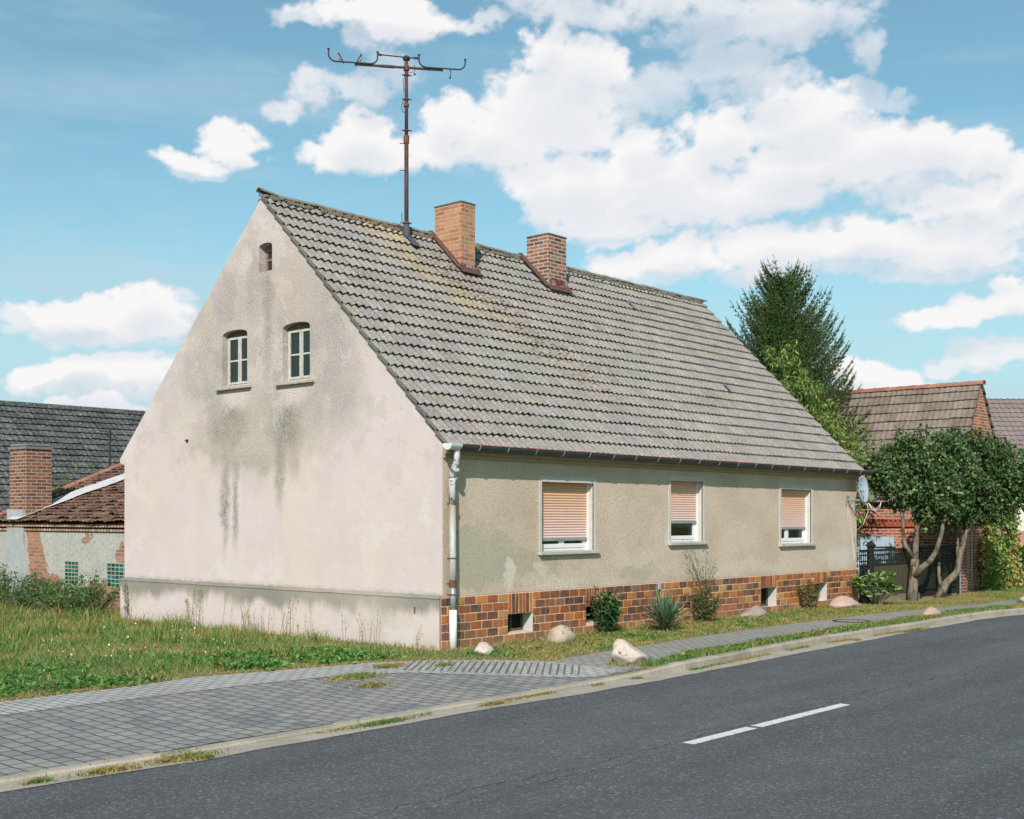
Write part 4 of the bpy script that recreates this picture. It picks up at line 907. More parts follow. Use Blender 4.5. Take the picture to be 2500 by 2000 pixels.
bow(-1.46, -.56, .25, .25); bow(.21, 1.08, .25, .22)
mb = MB(); mb.tube([bp(-.53, .21), bp(0, .19), bp(.2, .19)], .012, 6); mb.tube([bp(-.55, .21), bp(-.48, .208)], .022, 6); mb.tube([bp(.12, .19), bp(.2, .19)], .022, 6); mb.build('upper_bar', DARKMETAL, mast)
for s, h in ((-.96, -.035), (-.7, -.03), (.65, -.03), (.4, -.03), (.13, -.06), (.81, -.05)):
    mb = MB(); mb.tube([bp(s, h), bp(s, -h*.9)], .009, 5); mb.build('clamp_bolt', DARKMETAL, mast)
for pts, r in (([bp(.0, -.10), bp(.10, -.07), bp(.13, -.09)], .006), ([bp(.13, -.10), bp(.13, -.13)], .02), ([bp(.81, -.03), bp(.80, -.13), bp(.8, -.15)], .008), ([bp(.79, -.125), bp(.8, -.15)], .02),
               ([(3.07, 4.0, 10.12), (3.05, 4.0, 10.08), (3.06, 4, 9.85)], .006), ([(3.07, 4.0, 9.72), (3.03, 4.02, 9.6), (3.04, 4.02, 9.5), (3.10, 4, 9.46)], .006),
               ([(3.04, 4.03, 7.60), (3.05, 4.03, 7.45), (3.0, 4.08, 7.36), (2.85, 4.2, 7.33), (2.78, 4.22, 7.30)], .007), ([(3.13, 4, 8.9), (3.02, 4.07, 8.9)], .008), ([(3.13, 4, 8.4), (3.02, 4.07, 8.4)], .008)):
    mb = MB(); mb.tube(pts, r, 5); mb.build('wire_stub', DARKMETAL, mast)
mb = MB(); mb.tube([(3.13, 4.0, 7.0), (3.13, 3.99, 7.30), (3.13, 4, 7.45)], [.09, .06, .045], 12)
mb.add([(3.03, 3.72, roofz(3.72)+.02), (3.25, 3.72, roofz(3.72)+.02), (3.22, 4.1, roofz(4.1)+.02), (3.05, 4.1, roofz(4.1)+.02)], [(0, 1, 2, 3)]); mb.build('lead_collar', simple('lead_sheet', L('#4c4f4e'), .6, .3, 14, .4), mast, fix=False)

# two swallows on the left bow
def bird(s, label, flip):
    c = bp(s, .035, .03); t = thing('bird', label, 'bird', tuple(c), 'small birds perched on the mast')
    fx = BD*flip; sd = Vector((-fx.y, fx.x, 0))
    st = [(-.055, -.035, .004), (-.035, -.018, .014), (-.015, .0, .023), (.005, .025, .028), (.018, .052, .024), (.024, .068, .017), (.03, .082, .018), (.038, .092, .013), (.05, .094, .003)]
    mb = MB(); mb.tube([c+fx*a*.9+Zv*(b*.85+.03) for a, b, r in st], [r*.85 for *_, r in st], 10); mb.build('body', simple('bird_white', L('#8f8a84'), .8, .1, 40, 0), t, smooth=True)
    mb = MB(); mb.tube([c+fx*a+Zv*(b+.034)-fx*.004 for a, b, r in [(-.06, -.02, .004), (-.03, .005, .014), (-.005, .04, .02), (.01, .07, .018), (.02, .098, .019), (.034, .104, .014)]], [.004, .014, .02, .018, .019, .012], 10)
    for q in (-.008, .008): mb.tube([c+fx*-.045+sd*q+Zv*.01, c+fx*-.085+sd*q*2-Zv*.055], [.007, .002], 5)
    mb.build('wings', simple('bird_dark', L('#20242c'), .5, .2, 40, 0), t, smooth=True)
    mb = MB()
    for q in (-.01, .01): mb.tube([c+sd*q+Zv*.03, c+sd*q-Zv*.02], .003, 4)
    mb.build('legs', DARKMETAL, t)
bird(-1.26, 'small dark and white bird perched near the left tip of the mast crossbar', -1); bird(-.88, 'small dark and white bird perched further in on the mast crossbar', 1)

# ================================================================ SATELLITE DISH
dish = thing('satellite_dish', 'grey satellite dish on a bracket at the far corner of the house', 'satellite dish', (13.1, 0, 2.3))
DC = Vector((13.22, -.33, 2.56)); dn = Vector((.06, -.99, .10)).normalized(); du = (Zv-dn*Zv.dot(dn)).normalized(); ds = du.cross(dn)
vs = []; fs = []; R_ = .31; rings = 7; seg = 32
for side, off in ((0, 0), (1, -.008)):
    for i in range(rings+1):
        r = R_*i/rings
        for k in range(seg):
            a = 2*math.pi*k/seg; vs.append(DC+ds*(r*math.cos(a)*.93)+du*(r*math.sin(a)*1.03)+dn*(off+.085*(r/R_)**2-.085))
M_ = (rings+1)*seg
for i in range(rings):
    for k in range(seg):
        k2 = (k+1) % seg; a, b, c, d = i*seg+k, i*seg+k2, (i+1)*seg+k2, (i+1)*seg+k; fs += [(a, b, c, d), (M_+a, M_+d, M_+c, M_+b)]
for k in range(seg): k2 = (k+1) % seg; fs.append((rings*seg+k, rings*seg+k2, M_+rings*seg+k2, M_+rings*seg+k))
mesh_py('reflector', vs, fs, simple('dish_grey', L('#a0a9b0'), .5, .05, 3, 0, spec=.4), dish, smooth=True)
mb = MB(); p = DC+du*.13+dn*-.05; mb.add([p-ds*.035, p+ds*.035, p+ds*.035+du*.02, p-ds*.035+du*.02], [(0, 1, 2, 3)]); mb.build('label_strip', WHITEPVC, dish, fix=False)
lnb = DC-du*.22+dn*.38
mb = MB(); mb.tube([DC-du*.30+dn*-.02, DC-du*.29+dn*.15, lnb], .014, 7); mb.build('feed_arm', DARKMETAL, dish)
mb = MB(); mb.tube([lnb+dn*.03, lnb-dn*.03], .03, 10); mb.tube([lnb-dn*.03+du*.01, lnb-dn*.07+du*.02], [.026, .034], 10); mb.tube([lnb+dn*.01, lnb-du*.07], .02, 8); mb.build('receiver', DARKMETAL, dish)
mb = MB(); mb.tube([lnb-dn*.07+du*.02, lnb-dn*.078+du*.023], .03, 10); mb.build('receiver_cap', WHITEPVC, dish)
mb = MB(); mb.box((12.98, -.012, 2.20), (13.14, .0, 2.42)); mb.tube([(13.06, 0, 2.32), (13.08, -.38, 2.32)], .02, 8); mb.tube([(13.08, -.40, 2.28), (13.1, -.40, 2.55)], .02, 8); mb.tube([(13.1, -.40, 2.5), tuple(DC-dn*.1)], .02, 8); mb.tube([(13.06, 0, 2.22), (13.08, -.2, 2.32)], .01, 6); mb.build('wall_bracket', ZINC, dish)
CAB = simple('white_cable', L('#cfcac0'), .6, .1, 10, 0)
mb = MB()
b0 = DC-du*.3+dn*.05
for q in (0, .03, .06): mb.tube([lnb-du*.06, lnb-du*(.17+q)-dn*.06, lnb-du*(.24+q)-dn*.16, lnb-du*(.16+q)-dn*.26, b0+dn*.02], .005, 5)
mb.tube([b0, b0-du*.2-Vector((.02, 0, 0)), b0-du*.5-Vector((.12, -.1, 0)), (13.2, -.10, 1.6), (13.4, -.02, 1.35)], .005, 5)
mb.tube([b0, b0-dn*.15-du*.08, (13.05, -.3, 2.24), (13.1, -.1, 2.2), (13.15, -.01, 2.1), (13.3, -.01, 1.5), (13.42, -.01, 1.0)], .006, 5)
mb.tube([(13.05, -.02, 2.25), (13.07, -.012, 1.9), (13.3, -.01, 1.35), (13.4, -.01, .95)], .006, 5)
mb.build('cables', CAB, dish)

# ================================================================ LEFT OUTBUILDING
ob = thing('outbuilding', 'low crumbling rendered outbuilding with brown clay roof behind the gable', 'outbuilding', (3, 12.5, 0))
def outplaster(n, col):
    o = n.oc(); w = n.warp(o, 2.2, .7); X = n.xyz(o)
    pl = n.mix(n.mr(n.noise(2, 5, .65), .3, .7), L('#9c9c94'), L('#aeaba1')); pl = n.mix(n.mr(n.noise(14, 5, .7), .5, .68), pl, L('#837f73'))
    m = None
    for c, r, inn in (((0, 13.9, 1.4), (0, .35, .55), .8), ((0, 13.7, .7), (0, .45, .8), .8), ((0, 13.1, .3), (0, .4, .5), .7), ((0, 10.9, .2), (0, 1.0, .5), .8), ((0, 10.2, .9), (0, .25, .8), .5), ((0, 14.5, .1), (0, .25, .7), .6), ((0, 12.6, .1), (0, .5, .3), .5), ((0, 11.6, 1.5), (0, .5, .12), .4)):
        b = n.blob(w, c, r, inn); m = b if m is None else n.m2('MAXIMUM', m, b)
    m = n.mr(n.m2('MULTIPLY', m, n.mr(n.noise(5, 5, .7), .3, .52, .35, 1)), .45, .6)
    return n.mix(m, pl, col), m
OBW = mat_brick('peeling_wall', ['#94583f', '#a26c4e', '#aa7c5e', '#915f48', '#a5806a', '#8c5442'], '#9a8d7f', .25, .08, .012, plaster=outplaster)
GREYP = simple('grey_cement', L('#9a9c9a'), .95, .15, 4, .5)
mb = MB(); mb.box((1.0, 8.6, -.3), (1.3, 24, 1.62)); mb.build('wall', OBW, ob, uv=True)
mb = MB(); mb.box((.955, 8.6, 1.635), (1.3, 24, 1.685)); mb.build('cornice_course', mat_brick('cornice_brick', ['#b08f74', '#a07860', '#c0a68c'], '#5a463a', .12, .2, .012), ob, uv=True)
mb = MB(); mb.box((.90, 8.6, 1.725), (1.3, 24, 1.785)); mb.build('cornice_course', bpy.data.materials['cornice_brick'], ob, uv=True)
mb = MB(); mb.box((.99, 8.6, 1.685), (1.3, 24, 1.725)); mb.box((.96, 8.6, 1.785), (1.3, 24, 1.81)); mb.build('cornice_shadow_gap', simple('brick_painted_shade', L('#4a3026'), .95, .3, 10, .2), ob)  # recessed gaps between cornice courses, their shadow painted in as a dark colour
PITCH = math.atan(.405); rv = Vector((math.cos(PITCH), 0, math.sin(PITCH))); 
rb = MB(); e0 = Vector((.86, 0, 1.80)); e1 = e0+rv*5.4
rb.add([(e0.x, 8.6, e0.z), (e0.x, 15.7, e0.z), (e1.x, 15.7, e1.z), (e1.x, 8.6, e1.z), (e1.x, 8.6, 0), (e1.x, 15.7, 0), (e0.x+.3, 15.7, 0)], [(0, 1, 2, 3), (3, 2, 5, 4), (1, 6, 5, 2)])
rb = rb.build('roof', simple('old_battens', L('#3a2e26'), .95, .2, 6, 0), ob, fix=False)
tiled('roof_tiles', (.80, 15.72, 1.83), (0, -1, 0), (rv.x, 0, rv.z), 7.1, 5.4, .19, .17, .012, .04, OLDTILE, rb, K=5, jit=3., tv=.35, tilew=1)
mb = MB()
for k in range(16):
    s0 = k*.34; q = random.uniform(.8, 1.1); p = e0+rv*s0; r = e0+rv*(s0+.37); vs = []
    for pp, rr in ((p, .10), (r, .085)):
        for j in range(7):
            a = math.pi*j/6; vs.append((pp.x-rv.z*rr*math.sin(a)*.8, 15.75+rr*math.cos(a), pp.z+rv.x*rr*math.sin(a)+.05))
    mb.add(vs, [(j, j+1, 8+j, 7+j) for j in range(6)], (q, q*.98, q*.95))
mb.build('verge_caps', CLAYRIDGE, rb, fix=False)
# whitewashed mortar band running up the roof
mb = MB(); n_ = 22; BANDY = [14.5, 14.5, 14.4, 14.0, 13.6, 13.3]
for k in range(n_):
    t0, t1 = k/n_, (k+1)/n_
    def sp(t, w): y = np.interp(t, [0, .12, .35, .6, .8, 1], BANDY)+w*(.24+.20*math.sin(t*3.1)+.02*math.sin(t*31)); p = e0+rv*(-.04+4.6*t); return (p.x-.04, y, p.z+.105)
    mb.add([sp(t0, -1), sp(t1, -1), sp(t1, 1), sp(t0, 1)], [(0, 1, 2, 3)])
mb.build('mortar_band', simple('whitewash_mortar', L('#bdbab6'), .95, .15, 5, .6), rb, fix=False)
OCH = mat_brick('old_red_brick', ['#6e4034', '#8a5442', '#7d4a3a', '#956250', '#5c3a32', '#8f5f4c', '#4a342e'], '#a89a88', .25, .078, .012)
# chimney, slightly leaning out of true
mb = MB(); mb.box((1.0, 14.25, 1.75), (1.62, 15.02, 3.5)); o = mb.build('chimney', OCH, rb, uv=True)
mb = MB(); mb.box((.97, 14.22, 3.5), (1.65, 15.05, 3.56)); mb.box((.99, 14.24, 3.56), (1.6, 15.0, 3.62), bev=.02); mb.build('chimney_cap', simple('grey_mortar_cap', L('#77756e'), .95, .2, 14, .6), rb)
mb = MB(); mb.prism([(14.30, 2.12), (15.02, 2.12), (15.02, 1.4), (15.35, .3), (15.5, -.2), (13.9, -.2), (14.05, .5), (14.25, 1.3)][::1], 0, .93, .998); mb.build('buttress', GREYP, ob)
GBM = N('glass_block', .12, .6); cc = GBM.mix(GBM.mr(GBM.noise(6, 3, .6), .35, .65), L('#0e3f38'), L('#2b6a66')); GBM = GBM.out(GBM.mix(1., cc, GBM.attr('tint'), 'MULTIPLY'))
GRT = simple('block_grout', L('#a89c8c'), .9, .1, 20, .2)
for (y0, y1, z0, z1, nc) in ((11.94, 12.5, .49, .98, 4), (10.0, 10.78, .48, .98, 5)):
    mb = MB(); mb.box((.985, y0-.01, z0-.01), (1.0, y1+.01, z1+.01)); w = mb.build('window', GRT, ob)
    mb = MB(); nr_ = 6
    for i in range(nc):
        for j in range(nr_):
            a = y0+(y1-y0)*i/nc; b = y0+(y1-y0)*(i+1)/nc; c = z0+(z1-z0)*j/nr_; d = z0+(z1-z0)*(j+1)/nr_; q = random.uniform(.5, 1.5)
            mb.box((.9815, a+.011, c+.009), (.9847, b-.011, d-.009), (q, q*random.uniform(.85, 1.1), q*random.uniform(.8, 1.2)))
    mb.build('glass_block_pane', GBM, w)

pole = thing('aerial_pole', 'thin dark aerial pole rising behind the outbuilding roof', 'aerial', (4.75, 17, 0))
mb = MB(); mb.tube([(4.75, 17, 0), (4.75, 17, 4.25)], .03, 8); mb.build('pole', DARKMETAL, pole)
mb = MB(); mb.tube([(4.5, 17.15, 4.25), (4.75, 17, 4.2), (4.95, 16.9, 4.02)], .012, 6); mb.tube([(4.5, 17.1, 3.62), (4.8, 17, 3.72)], .008, 5); mb.build('aerial_arms', DARKMETAL, pole)

# ================================================================ DARK BARN
db = thing('large_barn', 'long barn with dark grey lichen-spotted roof behind the outbuilding', 'barn', (2, 25, 0))
mb = MB(); mb.box((-22, 21.3, -.3), (17, 29, 2.2)); mb.build('wall', simple('dark_barn_wall', L('#4a3a30'), .95, .2, 3, .4), db)
mb = MB(); mb.prism([(20.9, 2.1), (25, 5.4), (29.2, 2.1)], 0, -22.2, 17.2); rf = mb.build('roof', simple('barn_boards', L('#2e2a26'), .95, .2, 3, 0), db)
v = Vector((0, 4.1, 3.38)); tiled('roof_tiles', (-22.3, 20.8, 2.08), (1, 0, 0), v, 39.6, v.length, .31, .2, .012, .05, DARKTILE, rf, K=4, jit=1.2, tv=.25)
mb = MB(); mb.tube([(-22.3, 25, 5.47), (17.3, 25, 5.5)], .13, 8, (.95, .95, .95)); mb.build('ridge', DARKTILE, rf)

# ================================================================ BRICK BARN (right)
RB = mat_brick('barn_red_brick', ['#8f4631', '#a85a3e', '#b86c4a', '#7d3f30', '#a3553c', '#c07a55'], '#b5a594', .25, .08, .013)
rbn = thing('brick_barn', 'red brick barn with steep weathered brown roof, gable to the street', 'barn', (21.9, 4, -.1))
X0, X1, XR, GYB, ZEB, ZRB = 20.0, 23.8, 21.75, .2, 2.5, 5.68
wall_holes('gable_wall', [(X0, -.3), (X1, -.3), (X1, ZEB), (XR, ZRB-.06), (X0, ZEB)], [arch(20.95, 21.2, 3.5, 4.0, .2), arch(21.9, 22.15, 3.5, 4.0, .2)], 1, GYB, .15, RB, rbn); uvbox(rbn.children[0].data)
mb = MB(); mb.box((X0, GYB+.01, -.3), (X0+.25, 9, ZEB)); mb.build('side_wall', RB, rbn, uv=True)
mb = MB(); mb.box((X0+.3, GYB+.16, -.2), (X1-.1, 9, ZEB+1)); mb.build('interior', DARK, rbn)
mb = MB(); mb.box((X0-.06, GYB+.02, 1.68), (X0, 9, 1.74)); mb.box((X0-.05, GYB+.02, 1.86), (X0, 9, 1.9))
y = GYB+.05
while y < 9: mb.box((X0-.055, y, 1.745), (X0, y+.07, 1.855), (1, random.uniform(.85, 1), .95)); y += .13
mb.build('brick_frieze', simple('frieze_brick', L('#9a5038'), .9, .25, 20, .3), rbn)
mb = MB(); mb.prism([(X0-.15, ZEB-.15), (XR, ZRB), (X1+.15, ZEB-.15)], 1, GYB+.02, 9.2); rf = mb.build('roof', simple('roof_boards', L('#3c332c'), .95, .2, 4, 0), rbn)
v = Vector((XR-X0+.15, 0, ZRB-ZEB+.15)); vn = Vector((-v.z, 0, v.x)).normalized()*.03
tiled('roof_tiles', Vector((X0-.17, GYB-.03, ZEB-.17))+vn, (0, 1, 0), v, 9.2, v.length, .30, .16, .010, .045, BROWNTILE, rf, K=5, jit=1.3, tv=.18)
v2 = Vector((XR-X1-.15, 0, ZRB-ZEB+.15)); tiled('rear_tiles', Vector((X1+.17, GYB-.03, ZEB-.17))+Vector((-v2.z*-1, 0, -v2.x)).normalized()*.03, (0, 1, 0), v2, 9.2, v2.length, .36, .2, .018, .06, BROWNTILE, rf, K=4)
mb = MB(); y = GYB-.1
while y < 9.2:
    q = random.uniform(.8, 1.15); vs = []
    for yy, r in ((y, .12), (y+.43, .105)):
        for j in range(7): a = math.pi*j/6; vs.append((XR+r*math.cos(a), yy, ZRB-.02+r*math.sin(a)))
    mb.add(vs, [(j, 7+j, 8+j, j+1) for j in range(6)], (q, q*.97, q*.95)); y += .4
mb.build('ridge_caps', CLAYRIDGE, rf, fix=False)
BD_ = simple('pale_blue_door', L('#a3b6bf'), .7, .1, 6, .2)
mb = MB(); yy = 1.95
for k in range(9): mb.box((X0-.06, yy+k*.125, -.15), (X0-.02, yy+k*.125+.119, 1.40))
d = mb.build('door', BD_, rbn); mb = MB(); mb.box((X0-.075, 1.9, 1.08), (X0-.0605, 2.6, 1.12)); mb.build('hinge', DARKMETAL, d)
mb = MB(); mb.tube([(20.35, GYB-.09, 2.6), (20.35, GYB-.09, .1), (20.38, GYB-.16, -.02)], .055, 10); mb.build('downpipe', simple('aged_grey_pipe', L('#6e7470'), .5, .2, 4, .1, metal=.3), rbn, smooth=True)
PCM = simple('pale_conduit', L('#a89a90'), .6, .1, 5, 0)
for cx, cz in ((20.95, .2), (23.45, 1.4), (23.7, 1.4)):
    mb = MB(); mb.tube([(cx, GYB-.03, 2.3), (cx, GYB-.03, cz)], .018, 6); mb.build('conduit', PCM, rbn)

# far mauve-roofed house
A_ = math.radians(-44)
def rot(px, py, c=(35.2, 15.0)):
    return (c[0]+px*math.cos(A_)-py*math.sin(A_), c[1]+px*math.sin(A_)+py*math.cos(A_))
fh = thing('far_house', 'far house with brownish tiled roof, pinkish walls and brick base behind the barn', 'house', rot(6, 4)+(0,))
def rb3(mb, a, b, **k):
    vs = []
    for z in (a[2], b[2]):
        for (x, y) in ((a[0], a[1]), (b[0], a[1]), (b[0], b[1]), (a[0], b[1])): q = rot(x, y); vs.append((q[0], q[1], z))
    mb.add(vs, [(0, 3, 2, 1), (4, 5, 6, 7), (0, 1, 5, 4), (1, 2, 6, 5), (2, 3, 7, 6), (3, 0, 4, 7)])
mb = MB(); rb3(mb, (-6, 0, 1.32), (16, 9, 3.2)); mb.build('wall', simple('pinkish_render', L('#c9bcb2'), .9, .06, 3, .3), fh)
mb = MB(); rb3(mb, (-6.05, -.05, -.2), (16.05, 9, 1.3)); mb.build('brick_base', RB, fh, uv=True)
mb = MB(); q = [rot(-6.4, -.4), rot(16.4, -.4), rot(16.4, 4.5), rot(-6.4, 4.5), rot(-6.4, 9.4), rot(16.4, 9.4)]
mb.add([(q[0][0], q[0][1], 2.9), (q[1][0], q[1][1], 2.9), (q[2][0], q[2][1], 7.65), (q[3][0], q[3][1], 7.65), (q[4][0], q[4][1], 2.9), (q[5][0], q[5][1], 2.9)], [(0, 1, 2, 3), (3, 2, 5, 4), (0, 3, 4), (1, 5, 2)])
rf = mb.build('roof', simple('far_roof_boards', L('#3c332c'), .95, .2, 4, 0), fh)
p0 = Vector(q[0]+(2.95,)); pu = Vector(q[1]+(2.95,))-p0; pvv = Vector(q[3]+(7.70,))-p0
tiled('roof_tiles', p0, pu, pvv, pu.length, pvv.length, .34, .3, .025, .045, MAUVETILE, rf, K=6, jit=.3, tv=.05, tilew=1)

# ================================================================ FENCE
fe = thing('wooden_fence', 'dark stained board fence with lattice top between house and barn', 'fence', (16.5, -.04, -.1))
DW = mat_wood('dark_stained_wood', '#1d201c', '#2b2d27'); GW_ = mat_wood('grey_brown_boards', '#3e352a', '#5c5142')
FY = -.04; ft, fl, fb = 1.19, .80, .02
def boards(x0, x1, mat, zb=.0):
    mb = MB(); x = x0
    while x < x1-.01: w = min(.095, x1-x); mb.box((x+.004, FY+random.uniform(-.003, .003), zb+random.uniform(-.01, .01)), (x+w-.004, FY+.02, fl)); x += w
    mb.build('boards', mat, fe)
def lattice(x0, x1):
    mb = MB(); h = (ft-fl)
    for z, t in ((fl, .05), (fl+.10, .035), (fl+.24, .035), (ft-.055, .055)): mb.box((x0, FY-.010, z), (x1, FY-.002, z+t))
    x = x0+.02
    while x < x1-.02: mb.box((x, FY-.0015, fl+.05), (x+.036, FY+.003, ft-.055)); x += .098
    mb.build('lattice', DW, fe)
boards(13.62, 14.05, DW, -.1); lattice(13.57, 14.12); boards(14.27, 16.9, GW_, .1); lattice(14.30, 16.9); boards(17.02, 19.3, DW, -.05); lattice(17.02, 19.3)
for x, w, h in ((14.19, .075, 1.26), (16.96, .055, 1.2), (19.36, .055, 1.2)):
    mb = MB(); mb.box((x-w, FY-.05, -.25), (x+w, FY+.06, h)); 
    if w > .07: mb.box((x-w-.03, FY-.08, h), (x+w+.03, FY+.09, h+.03)); mb.add([(x-w-.03, FY-.08, h+.03), (x+w+.03, FY-.08, h+.03), (x+w+.03, FY+.09, h+.03), (x-w-.03, FY+.09, h+.03), (x, FY, h+.14)], [(0, 1, 4), (1, 2, 4), (2, 3, 4), (3, 0, 4)])
    mb.build('post', DW, fe)
mb = MB(); mb.box((17.02, FY-.03, .12), (19.3, FY-.006, .2)); mb.box((14.27, FY+.021, .55), (19.3, FY+.05, .65)); mb.build('rail', DW, fe)
mb = MB(); mb.box((14.27, FY-.03, -.3), (16.9, FY+.15, .08)); mb.box((16.9, FY-.02, -.3), (19.4, FY+.12, -.06)); mb.build('base_wall', mat_brick('base_brick', ['#8a6a5a', '#9a7a66', '#7a6458'], '#8f877a', .25, .08, .012, grime='#7d786c'), fe, uv=True)
mb = MB(); mb.box((13.72, FY-.06, .12), (13.98, FY-.005, .72), bev=.01); lb = mb.build('letterbox', simple('black_box', L('#141614'), .4, .1, 5, 0), fe); mb = MB(); mb.box((13.93, FY-.064, .68), (13.97, FY-.0605, .72)); mb.build('name_plate', WHITEPVC, lb)
mb = MB(); mb.tube([(14.13, FY-.05, .45), (14.13, FY-.11, .45), (14.05, FY-.11, .45)], .012, 6); mb.build('handle', ZINC, fe)
gp = thing('brick_gate_pillar', 'narrow red brick gate pillar at the right end of the dark fence', 'pillar', (19.65, .0, -.1))
mb = MB(); mb.box((19.45, -.12, -.3), (19.9, .17, 1.55)); mb.build('shaft', mat_brick('dark_pillar_brick', ['#6e3b30', '#8a4a3a', '#7a4236', '#5e3630'], '#a3968a', .25, .08, .012), gp, uv=True)
mb = MB(); mb.box((19.40, -.17, 1.55), (19.95, .18, 1.60), bev=.01); mb.box((19.43, -.14, 1.60), (19.92, .175, 1.64), bev=.01); mb.build('cap', simple('pillar_cap', L('#a89a8c'), .9, .2, 8, .3), gp)
pp = thing('thin_gate_post', 'thin upright metal post just left of the brick gate pillar', 'post', (19.2, -.15, -.1)); mb = MB(); mb.tube([(19.2, -.2, -.2), (19.2, -.2, .85)], .014, 6); mb.build('rod', ZINC, pp); mb = MB(); mb.tube([(19.2, -.2, .42), (18.9, -.2, .43)], .012, 6); mb.build('latch_bar', ZINC, pp)

# ================================================================ TREES
GREEN = dict(lil=[L('#415a31')[:3], L('#4e683a')[:3], L('#61784a')[:3], L('#374b2d')[:3], L('#76865a')[:3], L('#6e4c36')[:3]])
BARK = mat_bark('lilac_bark', '#574e40', '#7f7565', '#463a2c')
def clumps(blobs, per, ncl, csize):
    """leaf positions gathered in clumps over ellipsoid shells"""
    P = []; 
    for (c, r) in blobs:
        r3 = np.array([r, r, r*.9]) if not hasattr(r, '__len__') else np.array(r)
        vol = float(np.prod(r3))**(2/3.); m = max(4, int(ncl*vol)); d = unit(rng.normal(size=(m, 3))); rad = (.35+.65*rng.random((m, 1))**.5)
        rad *= 1+.25*rng.normal(size=(m, 1))*.5
        cc = np.array(c)+d*rad*r3
        k = per; off = rng.normal(size=(m*k, 3))*csize; P.append(np.repeat(cc, k, 0)+off)
    return np.concatenate(P)
def twigs(mb, fork, targets, r0):
    for t in targets:
        f = Vector(fork); t = Vector(t); m = (f+t)/2+Vector((random.uniform(-.15, .15), random.uniform(-.15, .15), random.uniform(-.05, .15))); mb.tube([f, m, t], [r0, r0*.65, r0*.25], 5)
def lilac(name, label, limbs, blobs, loc, seedcol, leafn=30):
    t = thing(name, label, 'tree', loc, 'lilac trees by the fence')
    mb = MB()
    for pts, r0, r1 in limbs:
        k = len(pts); mb.tube([Vector(p)+Vector((random.uniform(-.012, .012),)*2+(0,)) for p in pts], [(r0+(r1-r0)*i/(k-1))*random.uniform(.93, 1.1) for i in range(k)], 10)
    tips = [l[0][-1] for l in limbs]
    for c, r in blobs:
        tip = min(tips, key=lambda q: (Vector(q)-Vector(c)).length)
        twigs(mb, tip, [tuple(Vector(c)+Vector((random.uniform(-1, 1), random.uniform(-1, 1), random.uniform(-.6, 1)))*r*.85) for _ in range(6)], .022)
    mb.build('trunk', BARK, t, smooth=True)
    P = clumps(blobs, leafn, 150, .085); nrm_ = P-np.array(loc)-np.array([0, 0, 2.2]); A = unit(rng.normal(size=P.shape)+np.array([0, 0, -.6])+unit(nrm_)*.5)
    leaves('crown', P, A, .092, .74, LEAF, t, pal(len(P), GREEN['lil'], seedcol, .45)*(.75+.55*fbm(P[:, 0]*2.2+P[:, 1], P[:, 2]*2.2, 3, 301))[:, None], nbias=(-.4, -.4, .7))
L1B = [((15.69, .09, 3.06), .5), ((15.92, -.17, 3.50), .58), ((16.34, -.66, 3.55), .58), ((16.14, -.44, 2.9), .66), ((15.9, -.1, 2.46), .38), ((16.41, -.74, 2.3), .5), ((16.2, -.46, 2.07), .3), ((16.6, -.96, 2.86), .55), ((15.55, .25, 2.8), .4), ((15.3, .4, 3.2), .35), ((16.3, -.6, 2.5), .5), ((16.9, -.9, 3.3), .5), ((16.2, -.5, 1.95), .3), ((16.75, -1.0, 2.2), .35)]
L2B = [((17.86, -.67, 3.62), .6), ((18.27, -1.14, 3.52), .62), ((18.61, -1.52, 3.25), .58), ((18.07, -.9, 2.9), .7), ((18.54, -1.45, 2.59), .6), ((18.13, -.98, 2.2), .45), ((18.88, -1.84, 2.79), .45), ((17.86, -.67, 2.2), .45), ((18.95, -1.95, 2.3), .3), ((19.0, -1.9, 3.05), .35), ((17.5, -.8, 2.7), .55), ((18.4, -1.3, 2.4), .5), ((17.4, -.7, 3.4), .5), ((18.3, -1.2, 1.95), .35), ((17.5, -.6, 2.0), .35)]
lilac('lilac_tree', 'broad round lilac with pale forked trunk in front of the lattice fence', [
    ([(15.99, -.26, -.2), (16, -.27, .18), (16.02, -.29, .56), (16.04, -.32, .92)], .13, .09),
    ([(16.04, -.32, .90), (15.94, -.2, 1.12), (15.88, -.13, 1.28), (15.84, -.09, 1.6), (15.85, -.1, 1.81), (15.79, -.03, 2.42), (15.75, .01, 2.96)], .065, .03),
    ([(16.05, -.32, .88), (16.15, -.28, 1.27), (16.22, -.3, 1.6), (16.28, -.33, 2.17), (16.38, -.4, 2.77)], .075, .03),
    ([(16.02, -.3, .5), (15.99, -.50, .72), (16.09, -.67, .87), (16.18, -.78, 1.13), (16.26, -.87, 1.49), (16.34, -.96, 2.16), (16.4, -1.04, 2.86)], .085, .035),
    ([(15.79, -.03, 2.42), (15.92, -.17, 2.66), (16, -.27, 3.06)], .03, .015)], L1B, (15.99, -.26, -.1), [.2, .25, .23, .15, .15, .02])
lilac('lilac_tree', 'broad darker lilac with leaning trunk beside the brick pillar', [
    ([(17.52, -.28, -.2), (17.59, -.36, .11), (17.67, -.45, .3), (17.84, -.64, .56), (17.89, -.7, .94), (17.94, -.76, 1.3), (17.99, -.82, 1.59), (18.1, -.94, 2.28), (18.2, -1.06, 3)], .12, .04),
    ([(17.84, -.64, .54), (18.05, -.58, 1.0), (18.1, -.54, 1.4), (18.06, -.44, 2.18)], .06, .03),
    ([(17.6, -.36, .1), (17.8, -.2, .45), (17.9, -.14, .85), (17.9, -.1, 1.3), (17.95, -.3, 2.1)], .05, .025),
    ([(17.98, -.82, 1.5), (18.1, -1.1, 2.0), (18.3, -1.4, 2.7)], .05, .02)], L2B, (17.52, -.28, -.1), [.3, .26, .15, .2, .07, .02])

